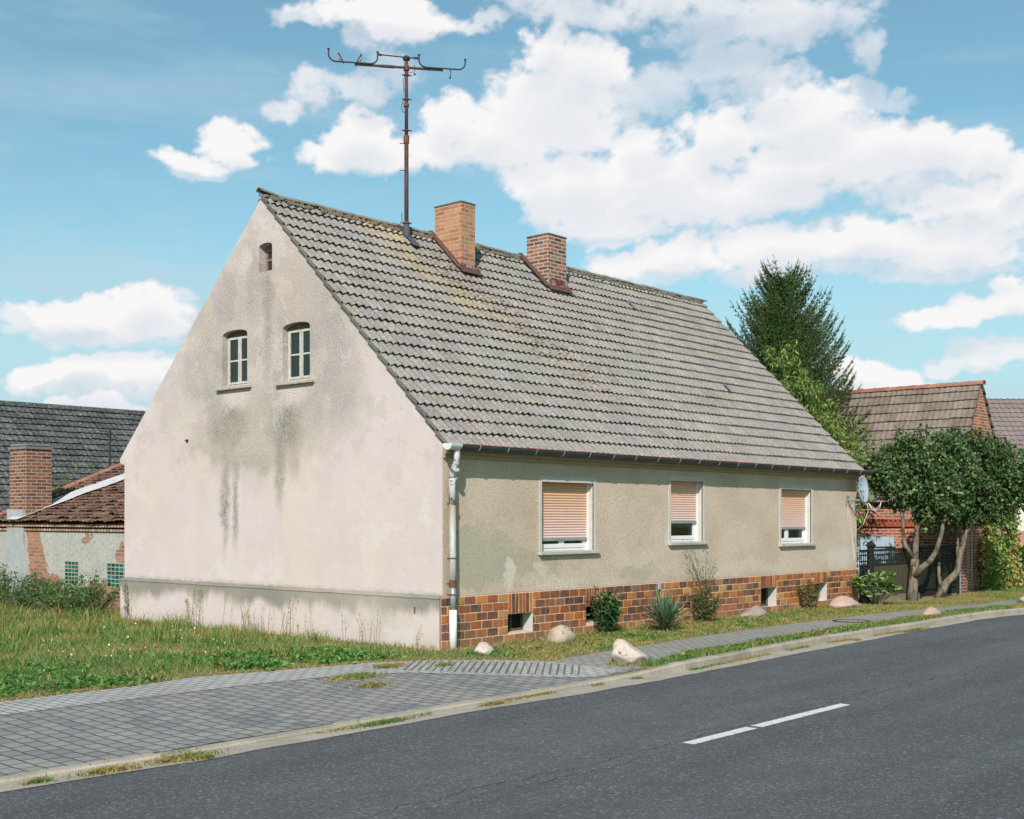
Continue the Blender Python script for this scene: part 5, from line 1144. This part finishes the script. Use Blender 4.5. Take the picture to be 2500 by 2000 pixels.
# spruce
def spruce(loc, top, R0, label):
    t = thing('spruce_tree', label, 'tree', loc); x0, y0, z0 = loc
    mb = MB(); mb.tube([(x0, y0, z0-.2), (x0, y0, z0+top*.5), (x0, y0, z0+top*.98)], [.2, .12, .02], 9); 
    B = []; A = []; Lg = []
    z = 2.0
    while z < top-.1:
        f = (top-z)/(top-2.); R = R0*(.10+.95*f**.72); nb = int(10+random.randint(0, 4))
        for k in range(nb):
            a = random.random()*2*math.pi; r = R*random.uniform(.7, 1.08); d = Vector((math.cos(a), math.sin(a), 0)); up = random.uniform(.25, .55)+.5*(1-f); pts = []
            for i in range(9):
                s = i/8; pts.append(Vector((x0, y0, z0+z))+d*r*s+Vector((0, 0, r*(up*.35*s-.28*s*(1-s)*2+.42*s**2.6*up))))
            mb.tube([pts[0], pts[4], pts[8]], [.022, .013, .005], 4, cap=False)
            nseg = max(6, int(r*13))
            for i in range(nseg):
                s = (i+.6)/nseg
                q = s*8; j = min(int(q), 7); p = pts[j].lerp(pts[j+1], q-j); dd = (pts[j+1]-pts[j]).normalized(); sd = dd.cross(Vector((0, 0, 1))).normalized()
                if i == nseg-1 or s > .93:
                    B.append(p); A.append(dd+Vector((0, 0, .35))); Lg.append(.26)
                for sg in (-1, 1):
                    B.append(p); A.append(dd*.55+sd*sg*(.5+.2*random.random())+Vector((0, 0, random.uniform(-.25, .35)))); Lg.append((.10+.26*r/R0*(1-s*.75))*random.uniform(.7, 1.2))
                if s < .8 and random.random() < .8: B.append(p); A.append(Vector((random.uniform(-.2, .2), random.uniform(-.2, .2), -1))+dd*.2); Lg.append(random.uniform(.12, .34))
        z += .135+.03*random.random()
    mb.build('trunk', mat_bark('spruce_bark', '#4a3c30', '#6a5848', '#3a2e26'), t)
    B = np.array(B); A = unit(np.array(A)); Lg = np.array(Lg); nn = 13
    # needle pairs along each twig
    s = (np.arange(nn)+.3)/nn; n0 = len(B); base = (B[:, None, :]+A[:, None, :]*(Lg[:, None]*s[None])[..., None]).reshape(-1, 3); Ax = np.repeat(A, nn, 0)
    r1 = unit(np.cross(Ax, rng.normal(size=Ax.shape))); dirs = unit(Ax*.75+r1*.8); w = unit(np.cross(dirs, rng.normal(size=Ax.shape)))*.010; ln = .055*(.7+.6*rng.random((len(base), 1)))
    V = np.stack([base-w, base+w, base+dirs*ln], 1).reshape(-1, 3); F = np.arange(len(V)).reshape(-1, 3)
    c = pal(len(base), [L('#3c522f')[:3], L('#4c6436')[:3], L('#60773e')[:3], L('#31472b')[:3]], None, .25)
    # twig cores
    w2 = unit(np.cross(A, rng.normal(size=A.shape)))*.011; V2 = np.stack([B-w2, B+w2, B+A*Lg[:, None]], 1).reshape(-1, 3)
    V = np.concatenate([V, V2]); F = np.arange(len(V)).reshape(-1, 3); c = np.concatenate([c, pal(len(B), [L('#4a4a28')[:3], L('#33401f')[:3]])])
    mesh_np('crown', V, F, NEEDLE, t, tint=np.repeat(c, 3, 0))
spruce((20.35, 5.6, -.1), 9.4, 3.1, 'tall dark green spruce rising behind the far end of the house')

# peach tree with long drooping leaves
PB = [((16.67, 3.74, 6.3), .36), ((16.85, 3.53, 5.85), .45), ((17.1, 3.24, 5.35), .5), ((17.28, 3.03, 4.83), .5), ((17.54, 2.74, 4.95), .3), ((17.54, 2.74, 4.28), .52), ((17.82, 2.41, 4.4), .34), ((17.82, 2.41, 3.75), .5), ((18.08, 2.12, 4.2), .28), ((18.11, 2.08, 3.3), .48), ((18.22, 1.96, 3.89), .2), ((18.4, 1.75, 2.96), .42), ((18.19, 2.0, 2.63), .42), ((18.04, 2.17, 2.08), .4), ((16.96, 3.41, 6.5), .22), ((18.55, 1.59, 3.62), .26), ((16.7, 3.2, 5.2), .6), ((16.9, 2.8, 4.2), .7), ((17.3, 2.4, 3.3), .7)]
pt = thing('peach_tree', 'yellow-green tree with long drooping leaves behind the far roof edge', 'tree', (17.4, 2.9, -.1))
mb = MB(); mb.tube([(17.4, 2.9, -.2), (17.45, 2.85, 1), (17.35, 2.8, 2.2)], [.13, .11, .09], 9)
for tgt in PB: twigs(mb, (17.35, 2.8, 2.1), [tgt[0]], .03)
mb.build('trunk', mat_bark('peach_bark', '#5a4a3c', '#7a6856', '#4a3a30'), pt)
P = clumps(PB, 14, 105, .07); A = unit(rng.normal(size=P.shape)*.55+np.array([0, 0, -1.0])+unit(P-np.array([17.4, 2.9, 3.5]))*.45)
leaves('crown', P, A, .135, .26, LEAF, pt, pal(len(P), [L('#748a44')[:3], L('#8a9a4e')[:3], L('#5a773c')[:3], L('#a0a55e')[:3], L('#a8954e')[:3], L('#466332')[:3]], [.28, .22, .22, .1, .03, .15], .22), nbias=(-.5, -.5, .4))
# small willow-like sapling behind the left outbuilding
sp = thing('sapling', 'small light green sapling showing above the clay roof of the outbuilding', 'sapling', (4.0, 17.3, 0))
mb = MB(); mb.tube([(4.0, 17.3, -.1), (4.0, 17.3, 2.9)], [.04, .015], 6); mb.build('stem', BARK, sp)
P = clumps([((4.0, 17.3, 3.05), .35), ((3.75, 17.6, 2.85), .3), ((3.6, 17.75, 2.65), .2)], 10, 70, .07); leaves('foliage', P, rng.normal(size=P.shape)+np.array([0, 0, .3]), .13, .2, LEAF, sp, pal(len(P), [L('#6b7f45')[:3], L('#87925a')[:3], L('#55703a')[:3]]))

# creeper on barn gable
cr = thing('creeper', 'yellow and green climbing creeper covering the brick barn wall by the street', 'climber', (22.3, .05, -.1))
Q = []
for _ in range(620):
    x = rng.uniform(21.35, 24.0); z = rng.uniform(-.05, 2.4)
    if fbm(x*1.5, z*1.2, 3, 71) > .40+.04*(z > 1.8): Q.append((x, .13-rng.random()*.22*(1 if z > .5 else 2), z))
Q = np.array(Q); P = np.repeat(Q, 9, 0)+rng.normal(size=(len(Q)*9, 3))*np.array([.09, .035, .09]); P[:, 1] = np.minimum(P[:, 1], .17)
xm = P[:, 0]; cg = pal(len(P), [L('#6a8240')[:3], L('#8c9a55')[:3], L('#526e38')[:3]]); cy = pal(len(P), [L('#ab9a55')[:3], L('#979250')[:3], L('#96663f')[:3]], [.5, .4, .1]); msk = (fbm(xm*.9, P[:, 2]*.7, 3, 81) > .52)[:, None]*(rng.random((len(P), 1)) < .75)
leaves('foliage', P, rng.normal(size=P.shape)*.5+np.array([0, -.5, -.7]), .10, .8, LEAF, cr, np.where(msk, cy, cg), nbias=(0, -1, .3))
mb = MB()
for k in range(7):
    x = 21.2+k*.42; mb.tube([(x, .15, -.1), (x+random.uniform(-.1, .1), .16, 1), (x+random.uniform(-.3, .3), .16, 2.2)], [.02, .012, .006], 5)
mb.build('stems', BARK, cr)
# hedge
he = thing('hedge', 'clipped dark green hedge beyond the creeper at the far right', 'hedge', (27, 1.2, -.1))
hx0, hx1, hy0, hy1 = 25.0, 40, .9, 1.9
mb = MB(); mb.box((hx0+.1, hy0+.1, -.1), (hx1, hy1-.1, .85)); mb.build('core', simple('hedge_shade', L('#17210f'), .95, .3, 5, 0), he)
n_ = 30000; P = np.stack([rng.uniform(hx0, hx0+6, n_), rng.uniform(hy0, hy1, n_), rng.uniform(-.1, .95, n_)], 1); k = rng.integers(0, 3, n_)
P[k == 0, 1] = hy0+.05*rng.random((k == 0).sum()); P[k == 1, 2] = .92+.05*rng.random((k == 1).sum()); P[k == 2, 0] = hx0+.05*rng.random((k == 2).sum())
leaves('foliage', P, rng.normal(size=P.shape), .05, .6, LEAF, he, pal(n_, [L('#2c4424')[:3], L('#3c572c')[:3], L('#486833')[:3]]))

# ================================================================ STONES
STN = []
def stone(label, c, size, seed, col, rz=0, sharp=.0, shear=0.):
    bm = bmesh.new(); bmesh.ops.create_icosphere(bm, subdivisions=4, radius=1)
    rs = np.random.default_rng(seed); planes = [(Vector(rs.normal(size=3)).normalized(), rs.uniform(.55, .85)) for _ in range(int(6+sharp*8))]; planes = [(a_, b_) for a_, b_ in planes if a_.z < .75]
    for v in bm.verts:
        p = v.co.copy(); q = float(fbm(np.array(p.x*1.3+seed*3.1), np.array(p.y*1.3+p.z*1.7+5), 3, 91)); p *= .85+.3*q
        for nn, d in planes:
            e = p.dot(nn)-d
            if e > 0: p -= nn*e*(.55+.4*sharp)
        k_ = 1-(.28+.22*sharp)*max(0, p.z); sz_ = .55*sharp*max(0, p.z); p = Vector((p.x*k_-.66*sz_*shear, p.y*k_+.75*sz_*shear, p.z)); p *= 1+.03*(float(fbm(np.array(p.x*7), np.array(p.y*7+p.z*5), 2, 95))-.5)
        v.co = Vector((p.x*size[0], p.y*size[1], p.z*size[2]))
    R = Matrix.Rotation(rz, 3, 'Z')
    for v in bm.verts: v.co = R @ v.co
    me = bpy.data.meshes.new('boulder'); bm.to_mesh(me); bm.free()
    n = N('stone_%d' % seed, .9, .15); a, b = col; cc = n.mix(n.mr(n.noise(5, 5, .7), .35, .65), L(a), L(b)); cc = n.mix(n.mr(n.noise(26, 4, .7), .55, .7), cc, L('#8f8a7f')); cc = n.mix(n.mr(n.noise(11, 4, .7), .6, .66), cc, L('#6e665c'))
    o = link('boulder', me, n.out(cc, None, n.bump(n.noise(14, 5, .7), .6, .02)), None, smooth=True); o.location = (c[0], c[1], c[2]+size[2]*.55); STN.append((c[0], c[1], size[0], size[1]))
    tag(o, label, 'boulder', 'boulders along the verge')
stone('flat pale boulder lying beside the downpipe foot', (.02, -.78, -.02), (.25, .17, .12), 3, ('#b5a695', '#c9bcae'), .6, .5)
stone('large rounded grey-tan boulder leaning by the first cellar window', (1.85, -.72, -.04), (.30, .25, .20), 5, ('#a3937e', '#b8ab96'), .3)
stone('angular pinkish boulder on the corner between pavement and kerb', (.50, -3.0, -.03), (.31, .24, .22), 9, ('#b9a596', '#cab9ad'), 0, 1., shear=1.)
stone('low grey-brown boulder under the third cellar window', (8.2, -.42, 0), (.46, .2, .15), 11, ('#8f7f70', '#a3968a'), .1, .5)
stone('smooth reddish boulder at the far house corner', (11.75, -.55, -.02), (.50, .3, .17), 14, ('#b08f82', '#bfa496'), .1)
stone('pinkish flat-topped boulder in the grass between path and kerb', (10.6, -2.95, -.02), (.45, .2, .13), 17, ('#b0917e', '#c4a894'), .05, .7)
stone('pale rounded boulder in front of the creeper by the hedge', (24.6, .0, -.12), (.7, .4, .28), 20, ('#a8a39a', '#b9b3aa'), 0)
stone('grey boulder at the far end of the verge by the kerb', (17.6, -2.55, -.12), (.5, .3, .17), 23, ('#a8a098', '#bdb4ac'), 0, .5)

# ================================================================ SHRUBS
def shrub(label, name, cat, c, H, W_, leafsz, lw, cols, nstem=12, per=40, top=0, mat=LEAF, spread=.8, dens=1.):
    t = thing(name, label, cat, c); mb = MB(); P = []; A = []
    for k in range(nstem):
        a = random.random()*6.28; r = W_*random.random()**.6*spread; h = H*random.uniform(.55, 1.)*(1-.35*(r/W_)); b = Vector(c)+Vector((math.cos(a)*r*.15, math.sin(a)*r*.15, 0)); tp = Vector(c)+Vector((math.cos(a)*r, math.sin(a)*r, h)); m = (b+tp)/2+Vector((math.cos(a)*r*.15, math.sin(a)*r*.15, h*.08))
        mb.tube([b, m, tp], [.008, .006, .002], 4)
        for i in range(int(per*dens)):
            s = random.uniform(.12, 1.)**.8; p = (b*(1-s)**2+m*2*s*(1-s)+tp*s*s); P.append(tuple(p+Vector((random.gauss(0, .035), random.gauss(0, .035), random.gauss(0, .035))))); A.append((random.gauss(0, 1), random.gauss(0, 1), random.gauss(.2, .7)))
    mb.build('stems', BARK, t); P = np.array(P); leaves('foliage', P, np.array(A), leafsz, lw, mat, t, pal(len(P), cols))
G1 = [L('#3c5a2c')[:3], L('#4d6c34')[:3], L('#66803f')[:3], L('#2f4a26')[:3]]
shrub('dark leafy shrub in front of the second cellar window', 'shrub', 'shrub', (3.55, -.30, 0), .82, .34, .11, .3, [L('#2f5126')[:3], L('#3c6430')[:3], L('#26401f')[:3]], 26, 34, mat=GLOSSLEAF)
shrub('tall thin twiggy shrub right of the yucca against the tiled plinth', 'shrub', 'shrub', (6.6, -.32, 0), .82, .36, .045, .55, [L('#4b5f33')[:3], L('#6a7a45')[:3], L('#39502a')[:3], L('#7a5a3c')[:3]], 30, 60)
# airy upper shoots of the twiggy shrub
t = thing('shrub', 'loose airy rose shoots rising above the twiggy shrub', 'shrub', (6.75, -.2, 0)); mb = MB(); P = []
for k in range(11):
    x = 6.75+random.uniform(-.1, .1); tp = Vector((x+random.uniform(-.75, .8), -.2+random.uniform(-.08, .1), random.uniform(.95, 1.5))); b = Vector((6.7, -.25, .4)); m = b.lerp(tp, .5)+Vector((0, 0, .1)); mb.tube([b, m, tp], [.005, .004, .0015], 4)
    for i in range(34): s = random.uniform(.3, 1); P.append(tuple(b*(1-s)**2+m*2*s*(1-s)+tp*s*s+Vector((random.gauss(0, .04), random.gauss(0, .03), random.gauss(0, .04)))))
mb.build('stems', BARK, t); P = np.array(P); leaves('foliage', P, rng.normal(size=P.shape), .034, .5, LEAF, t, pal(len(P), [L('#6a7a45')[:3], L('#8a8f5a')[:3], L('#586b3a')[:3]]))
shrub('small yellowing rose bush between the two far cellar windows', 'shrub', 'shrub', (10.75, -.28, 0), .78, .30, .05, .55, [L('#6b6f3c')[:3], L('#8a7a45')[:3], L('#4b6434')[:3], L('#7a5238')[:3]], 24, 50)
# yucca
t = thing('yucca', 'spiky blue-green yucca rosette in front of the tiled plinth', 'yucca', (4.62, -.78, 0))
V = []; F = []; T = []
for k in range(150):
    a = random.random()*6.283; e = random.uniform(.12, 1.45); l = random.uniform(.42, .70)*(1 if e > .4 else .8); d = Vector((math.cos(a)*math.cos(e), math.sin(a)*math.cos(e), math.sin(e))); s = Vector((-math.sin(a), math.cos(a), 0)); c = Vector((4.62, -.78, .05+random.uniform(0, .1))); dr = random.uniform(.0, .18)*(1-e/1.6)
    q = random.choice([L('#5a7358'), L('#6b8265'), L('#4a6348'), L('#7b9070')])[:3] if e > .25 else random.choice([L('#8a8560'), L('#6a7a55')])[:3]; o = len(V)
    for i, (u, w) in enumerate(((0, .012), (.3, .019), (.65, .014), (1, .001))):
        p = c+d*l*u-Vector((0, 0, dr*u*u*l)); up = d.cross(s)*-.006; V += [p-s*w, p+up, p+s*w]; T += [q]*3
    for i in range(3): F += [(o+3*i, o+3*i+1, o+3*i+4, o+3*i+3), (o+3*i+1, o+3*i+2, o+3*i+5, o+3*i+4)]
mesh_np('leaves', V, F, mat_leaf('yucca_leaf', .5, .06, .3), t, tint=np.array(T))
mb = MB(); mb.tube([(4.62, -.78, -.05), (4.62, -.78, .14)], [.05, .035], 8); mb.build('stem', BARK, t)
# rhododendron by the fence
t = thing('rhododendron', 'bright green whorled evergreen bush in front of the fence post', 'shrub', (13.3, -.62, -.05)); mb = MB(); P = []; A = []
for k in range(46):
    a = random.random()*6.283; r = .55*random.random()**.5; z = random.uniform(.25, .82)*(1-.3*(r/.55)**2); tp = Vector((13.3+math.cos(a)*r, -.62+math.sin(a)*r*.8, z-.04)); mb.tube([(13.3+math.cos(a)*.06, -.62+math.sin(a)*.06, -.1), ((13.3+tp.x)/2, (-.62+tp.y)/2, z*.45), tuple(tp)], [.014, .010, .006], 5)
    for i in range(13): b = i*2.4; P.append(tuple(tp)); A.append((math.cos(b), math.sin(b), random.uniform(-.15, .9)))
mb.build('stems', BARK, t); P = np.array(P); leaves('foliage', P, np.array(A), .16, .26, GLOSSLEAF, t, pal(len(P), [L('#5e8040')[:3], L('#7d9c50')[:3], L('#4b6c34')[:3], L('#93a65a')[:3]]), nbias=(0, 0, 1.5))

# tall weeds by the outbuilding: separate clumps
WC = [L('#46663a')[:3], L('#56783f')[:3], L('#6a8a4a')[:3], L('#7c8a52')[:3], L('#3a5630')[:3], L('#4a6a3a')[:3]]
for lab, c, H, W_ in (('dense dark nettle clump against the outbuilding at the far left', (.2, 13.5, 0), .95, .9), ('tall nettle clump below the left glass-block window', (.1, 12.2, 0), .75, .85), ('nettles growing under the glass-block window nearest the gable', (-.0, 10.9, 0), .65, .8),
                      ('dark nettles crowding the left corner of the gable', (-.2, 9.5, 0), .85, .62), ('low weeds at the foot of the grey buttress', (-.1, 14.9, 0), .5, .8)):
    shrub(lab, 'nettle_clump', 'weeds', c, H*1.15, W_*1.1, .07, .4, WC, 60, 26, spread=1.)
    bpy.data.objects[-1] if False else None

# stalks by the gable
def stalk_bunch(label, c, n, H, cols, sp=.25, leafy=0):
    t = thing('dry_weed_stalks', label, 'weeds', c); P = []; A = []; mb = MB()
    for k in range(n):
        b = Vector(c)+Vector((random.gauss(0, .06), random.gauss(0, sp), 0)); h = H*random.uniform(.5, 1.05); tp = b+Vector((random.gauss(0, .05), random.gauss(0, .09), h)); m = b.lerp(tp, .5)+Vector((0, random.gauss(0, .02), 0)); mb.tube([b, m, tp], [.004, .003, .0015], 4, tint=tuple(random.choice(cols)))
        for i in range(leafy): s = random.uniform(.25, 1); P.append(tuple(b.lerp(tp, s)+Vector((random.gauss(0, .015), random.gauss(0, .02), 0)))); A.append((random.gauss(0, 1), random.gauss(0, 1), random.gauss(.5, .5)))
    mb.build('stalks', LEAF, t)
    if P: leaves('seed_heads', np.array(P), np.array(A), .032, .4, LEAF, t, pal(len(P), cols))
DRY = [L('#a08a5c')[:3], L('#b09a6a')[:3], L('#7d6a45')[:3], L('#8a8250')[:3]]
stalk_bunch('leafy weed stem climbing the left edge of the gable plinth', (-.14, 8.2, 0), 5, .78, [L('#5d5a3a')[:3], L('#6b6a40')[:3]], .05, 40)
stalk_bunch('tall dry brown weed stalks left of centre below the gable', (-.2, 5.9, 0), 6, .85, DRY, .14, 34)
stalk_bunch('thin dry stalks at the middle of the gable plinth', (-.2, 4.4, 0), 12, .62, DRY, .4, 10)
stalk_bunch('scattered pale stalks right of centre below the gable', (-.2, 3.0, 0), 8, .72, DRY, .5, 8)
stalk_bunch('few bending stalks near the house corner below the gable', (-.2, 1.5, 0), 6, .55, DRY, .4, 8)

# ================================================================ GRASS
GR = [L('#4c7034')[:3], L('#5c8340')[:3], L('#6f934c')[:3], L('#3f6030')[:3], L('#86985a')[:3]]; DG = [L('#a3925c')[:3], L('#b5a26c')[:3], L('#8f8350')[:3], L('#9a7f52')[:3]]
def grasscols(P, dryness):
    g = pal(len(P), GR); d = pal(len(P), DG); f = fbm(P[:, 0]*1.1, P[:, 1]*1.1, 4, 101); m = (rng.random(len(P)) < np.clip(dryness+(f-.5)*2.2, .04, .96))[:, None]; return np.where(m, d, g)
# lawn in front of gable
lawn = [(-14, -.02), (-6.7, -.10), (-5.15, -.08), (-4.2, .1), (-3.3, -.12), (-1.8, -.42), (-1.1, -.8), (-.45, -1.38), (0.02, -2.03), (.02, -.07), (-.07, -.02), (-.07, 8.6), (.95, 8.65), (.95, 20), (-14, 20)]
P = scatter(lawn, 190000); dist = np.hypot(P[:, 0]+12.9, P[:, 1]+12.6); keep = rng.random(len(P)) < np.clip(1.35-dist/34, .3, 1); P = P[keep]
edge = np.clip((P[:, 1]-np.interp(P[:, 0], [-14, -6.7, -4.2, -1.8, 0], [-.02, -.1, .1, -.42, -2.03]))/.9, 0, 1)
wall = np.clip(1-np.abs(P[:, 0])/.5, 0, 1)*(P[:, 1] > 0)*(P[:, 1] < 9)
side = np.clip((P[:, 0]+3.5)/3.5, 0, 1)
hh = (.025+.06*edge*(1-.6*side)+.06*wall)*(.5+.9*rng.random(len(P)))*(.3+1.4*fbm(P[:, 0]*1.1, P[:, 1]*1.1, 4, 111))
dry = .03+.6*(1-edge)**2+.38*wall+.36*side
tag(blades('lawn_grass', P, gz(P[:, 0], P[:, 1])-.01, hh, .009, grasscols(P, dry), GRASS, lean=.9), kind='stuff')
# taller tussocks
c = scatter([(-9, .6), (-.3, .9), (-.3, 8.3), (.6, 9), (.6, 15), (-9, 15)], 420); f = fbm(c[:, 0]*.6, c[:, 1]*.6, 3, 121); c = c[f > .45]; P = np.repeat(c, 45, 0)+rng.normal(size=(len(c)*45, 2))*.09
P = P[~((P[:, 0] > -.09) & (P[:, 1] < 8.65))]
tag(blades('tall_grass', P, P[:, 0]*0, (.12+.2*rng.random(len(P)))*(.7+.5*np.clip(P[:, 1]/8, 0, 1)), .009, grasscols(P, .3), GRASS, lean=.6), kind='stuff')
# verge under the facade and verge by the kerb
xs = np.linspace(0, 24, 60); v1 = [(float(x), float(pathT(x))+.02) for x in xs]+[(24, .1), (13.6, .1), (13.6, -.06), (-.05, -.06), (-.05, -1.9)]
P = scatter(v1, 62000); hh = (.022+.035*rng.random(len(P)))*(.5+1.1*fbm(P[:, 0]*1.5, P[:, 1]*1.5, 3, 131)); hh = hh+.05*np.clip(1+P[:, 1]/.35, 0, 1)*rng.random(len(P))*(P[:, 0] < 13.5)
tag(blades('verge_grass', P, gz(P[:, 0], P[:, 1])-.008, hh, .008, grasscols(P, .62+.22*np.clip(-P[:, 1]-.9, 0, 1)), GRASS, lean=.7), kind='stuff')
P = np.concatenate([np.stack([sx+np.cos(a)*rx_*k, sy+np.sin(a)*ry_*k], 1) for (sx, sy, rx_, ry_) in STN for a, k in [(rng.uniform(0, 6.28, 500), (.86+.22*rng.random(500)))]])
tag(blades('boulder_grass', P, gz(P[:, 0], P[:, 1])-.01, .03+.07*rng.random(len(P)), .008, grasscols(P, .5), GRASS, lean=.8), kind='stuff')
v2 = [(float(x), float(pathB(x))-.01) for x in np.linspace(.4, 24, 60)]+[(float(x), float(kerbF(x))+.125) for x in np.linspace(24, .45, 60)]
P = scatter(v2, 34000); hh = (.03+.045*rng.random(len(P)))*(.5+1.2*fbm(P[:, 0]*1.3, P[:, 1]*1.3, 3, 141))
tag(blades('kerbside_grass', P, gz(P[:, 0], P[:, 1])-.008, hh, .008, grasscols(P, .5-.25*np.clip(fbm(P[:, 0]*.5, P[:, 1]*.5, 2, 7)*2-.8, 0, 1)), GRASS, lean=.7), kind='stuff')
# low weeds with broad leaves
def rosettes(name, cs, n, size, cols, spread):
    P = np.repeat(cs, n, 0)+rng.normal(size=(len(cs)*n, 2))*spread; z = gz(P[:, 0], P[:, 1])+.005+.03*rng.random(len(P))
    tag(leaves(name, np.concatenate([P, z[:, None]], 1), np.concatenate([rng.normal(size=(len(P), 2)), .35*np.abs(rng.normal(size=(len(P), 1)))], 1), size, .45, LEAF, None, pal(len(P), cols), nbias=(0, 0, 2)), kind='stuff')
BW = [L('#4c7a38')[:3], L('#5f8c45')[:3], L('#74994f')[:3], L('#3f6630')[:3]]
cs = np.concatenate([scatter([(-7, .1), (-2, -.2), (-1.2, -.2), (-1, 1.6), (-7, 3)], 150), np.array([(-1.5, .25)]*14)+rng.normal(size=(14, 2))*.18, np.array([(-3.2, .35)]*10)+rng.normal(size=(10, 2))*.15])
rosettes('broad_leaf_weeds', cs[fbm(cs[:, 0]*1.2, cs[:, 1]*1.2, 3, 151) > .46], 26, .075, BW, .085)
cs = np.concatenate([scatter([(0, -1.7), (12, -1.6), (12, -.15), (0, -.15)], 130), np.array([(6.3, -2.98)]*40)+rng.normal(size=(40, 2))*np.array([.9, .08]), np.array([(3.4, -.75)]*12)+rng.normal(size=(12, 2))*.2, scatter([(1.2, -3.3), (14, -3.1), (14, -2.8), (2, -3.0)], 50)])
rosettes('verge_weeds', cs, 16, .055, BW+DG[:1], .06)
c = scatter([(-9, 6), (-.5, 6.5), (-.4, 8.7), (.6, 9), (.6, 15), (-9, 15)], 520); f = fbm(c[:, 0]*.7, c[:, 1]*.7, 3, 221); c = c[f > .42]; P = np.repeat(c, 30, 0)+rng.normal(size=(len(c)*30, 2))*.12
P = P[~((P[:, 0] > -.12) & (P[:, 1] < 8.7))]
tag(blades('wild_grass', P, P[:, 0]*0, (.12+.26*rng.random(len(P))**1.5)*(.5+.5*sm(6.5, 11, P[:, 1])), .010, grasscols(P, .38), GRASS, lean=.8), kind='stuff')
# white flower specks in the lawn
cs = scatter([(-8, .8), (-3, .8), (-1, 3), (-1, 7), (-8, 7)], 260); cs = cs[fbm(cs[:, 0], cs[:, 1], 3, 161) > .52]
tag(leaves('clover_flowers', np.concatenate([cs, .12+.1*rng.random((len(cs), 1))], 1), rng.normal(size=(len(cs), 3)), .03, .9, LEAF, None, pal(len(cs), [L('#d9d9cc')[:3], L('#d6cf8a')[:3]]), nbias=(0, 0, 1)), kind='stuff')
# tufts in the gutter and paving joints: each countable tuft its own thing
tufts = [((-7.55, -3.66), .26, .10, .5, 'green grass tuft in the gutter, nearest to the left edge'), ((-6.88, -3.66), .30, .12, .25, 'larger green grass tuft in the gutter, second from the left'), ((-8.15, -3.62), .12, .05, .8, 'small dry tuft in the gutter at the far left edge'),
         ((-4.55, -3.62), .36, .07, .45, 'long flat tuft in the gutter before the driveway ramp'), ((-6.75, -3.80), .12, .03, .5, 'tiny tuft at the asphalt edge beside the larger green tuft'), ((-2.9, -3.62), .22, .05, .35, 'small green tuft in the gutter at the driveway middle'),
         ((-2.9, -1.35), .35, .18, .6, 'mossy dry tuft across the light paving band'), ((-3.15, -1.95), .22, .12, .35, 'green weed tuft growing out of the dark driveway paving'), ((-1.95, -.95), .25, .15, .5, 'tuft in the paving near the gable corner'), ((-1.35, -1.35), .14, .08, .3, 'small bright tuft among the splayed paving joints'),
         ((6.3, -3.45), .1, .04, .2, 'upright leafy weed sprouting from the kerb foot'), ((8.6, -3.45), .5, .05, .35, 'grass clump along the kerb foot, further up the road')]
for (cx, cy), rx_, ry_, dry, lab in tufts:
    n_ = int(2600*rx_*max(ry_, .08)*10); P = np.stack([cx+rng.normal(size=n_)*rx_*.5, cy+rng.normal(size=n_)*ry_*.5], 1); z = np.where(P[:, 1] < kerbF(P[:, 0]), -.115+hx(P[:, 0]), gz(P[:, 0], P[:, 1]))
    o = blades('grass_tuft', P, z-.003, .02+.035*rng.random(n_), .008, grasscols(P, dry), GRASS, lean=1.1); tag(o, lab, 'grass tuft', 'grass tufts in the gutter and paving')
# thin dry moss line along the kerb foot
xs = rng.uniform(-5.5, 9, 9000); f = fbm(xs*1.3, xs*0+4, 3, 171); xs = xs[(f > .47) & ((xs > -3) | (rng.random(9000) < .4))]; P = np.stack([xs, kerbF(xs)-.03-np.abs(rng.normal(size=len(xs)))*.035], 1)
tag(blades('gutter_moss', P, -.116+hx(P[:, 0]), .012+.03*rng.random(len(P)), .009, grasscols(P, .75), GRASS, lean=1.), kind='stuff')
xs = rng.uniform(-14, 0, 9000); e = edgeT(xs); P = np.stack([xs, e+np.abs(rng.normal(size=len(xs)))*.05-.03], 1)
tag(blades('dry_paving_edge', P, gz(P[:, 0], P[:, 1])-.005, .015+.035*rng.random(len(P)), .009, pal(len(P), DG), GRASS, lean=1.), kind='stuff')
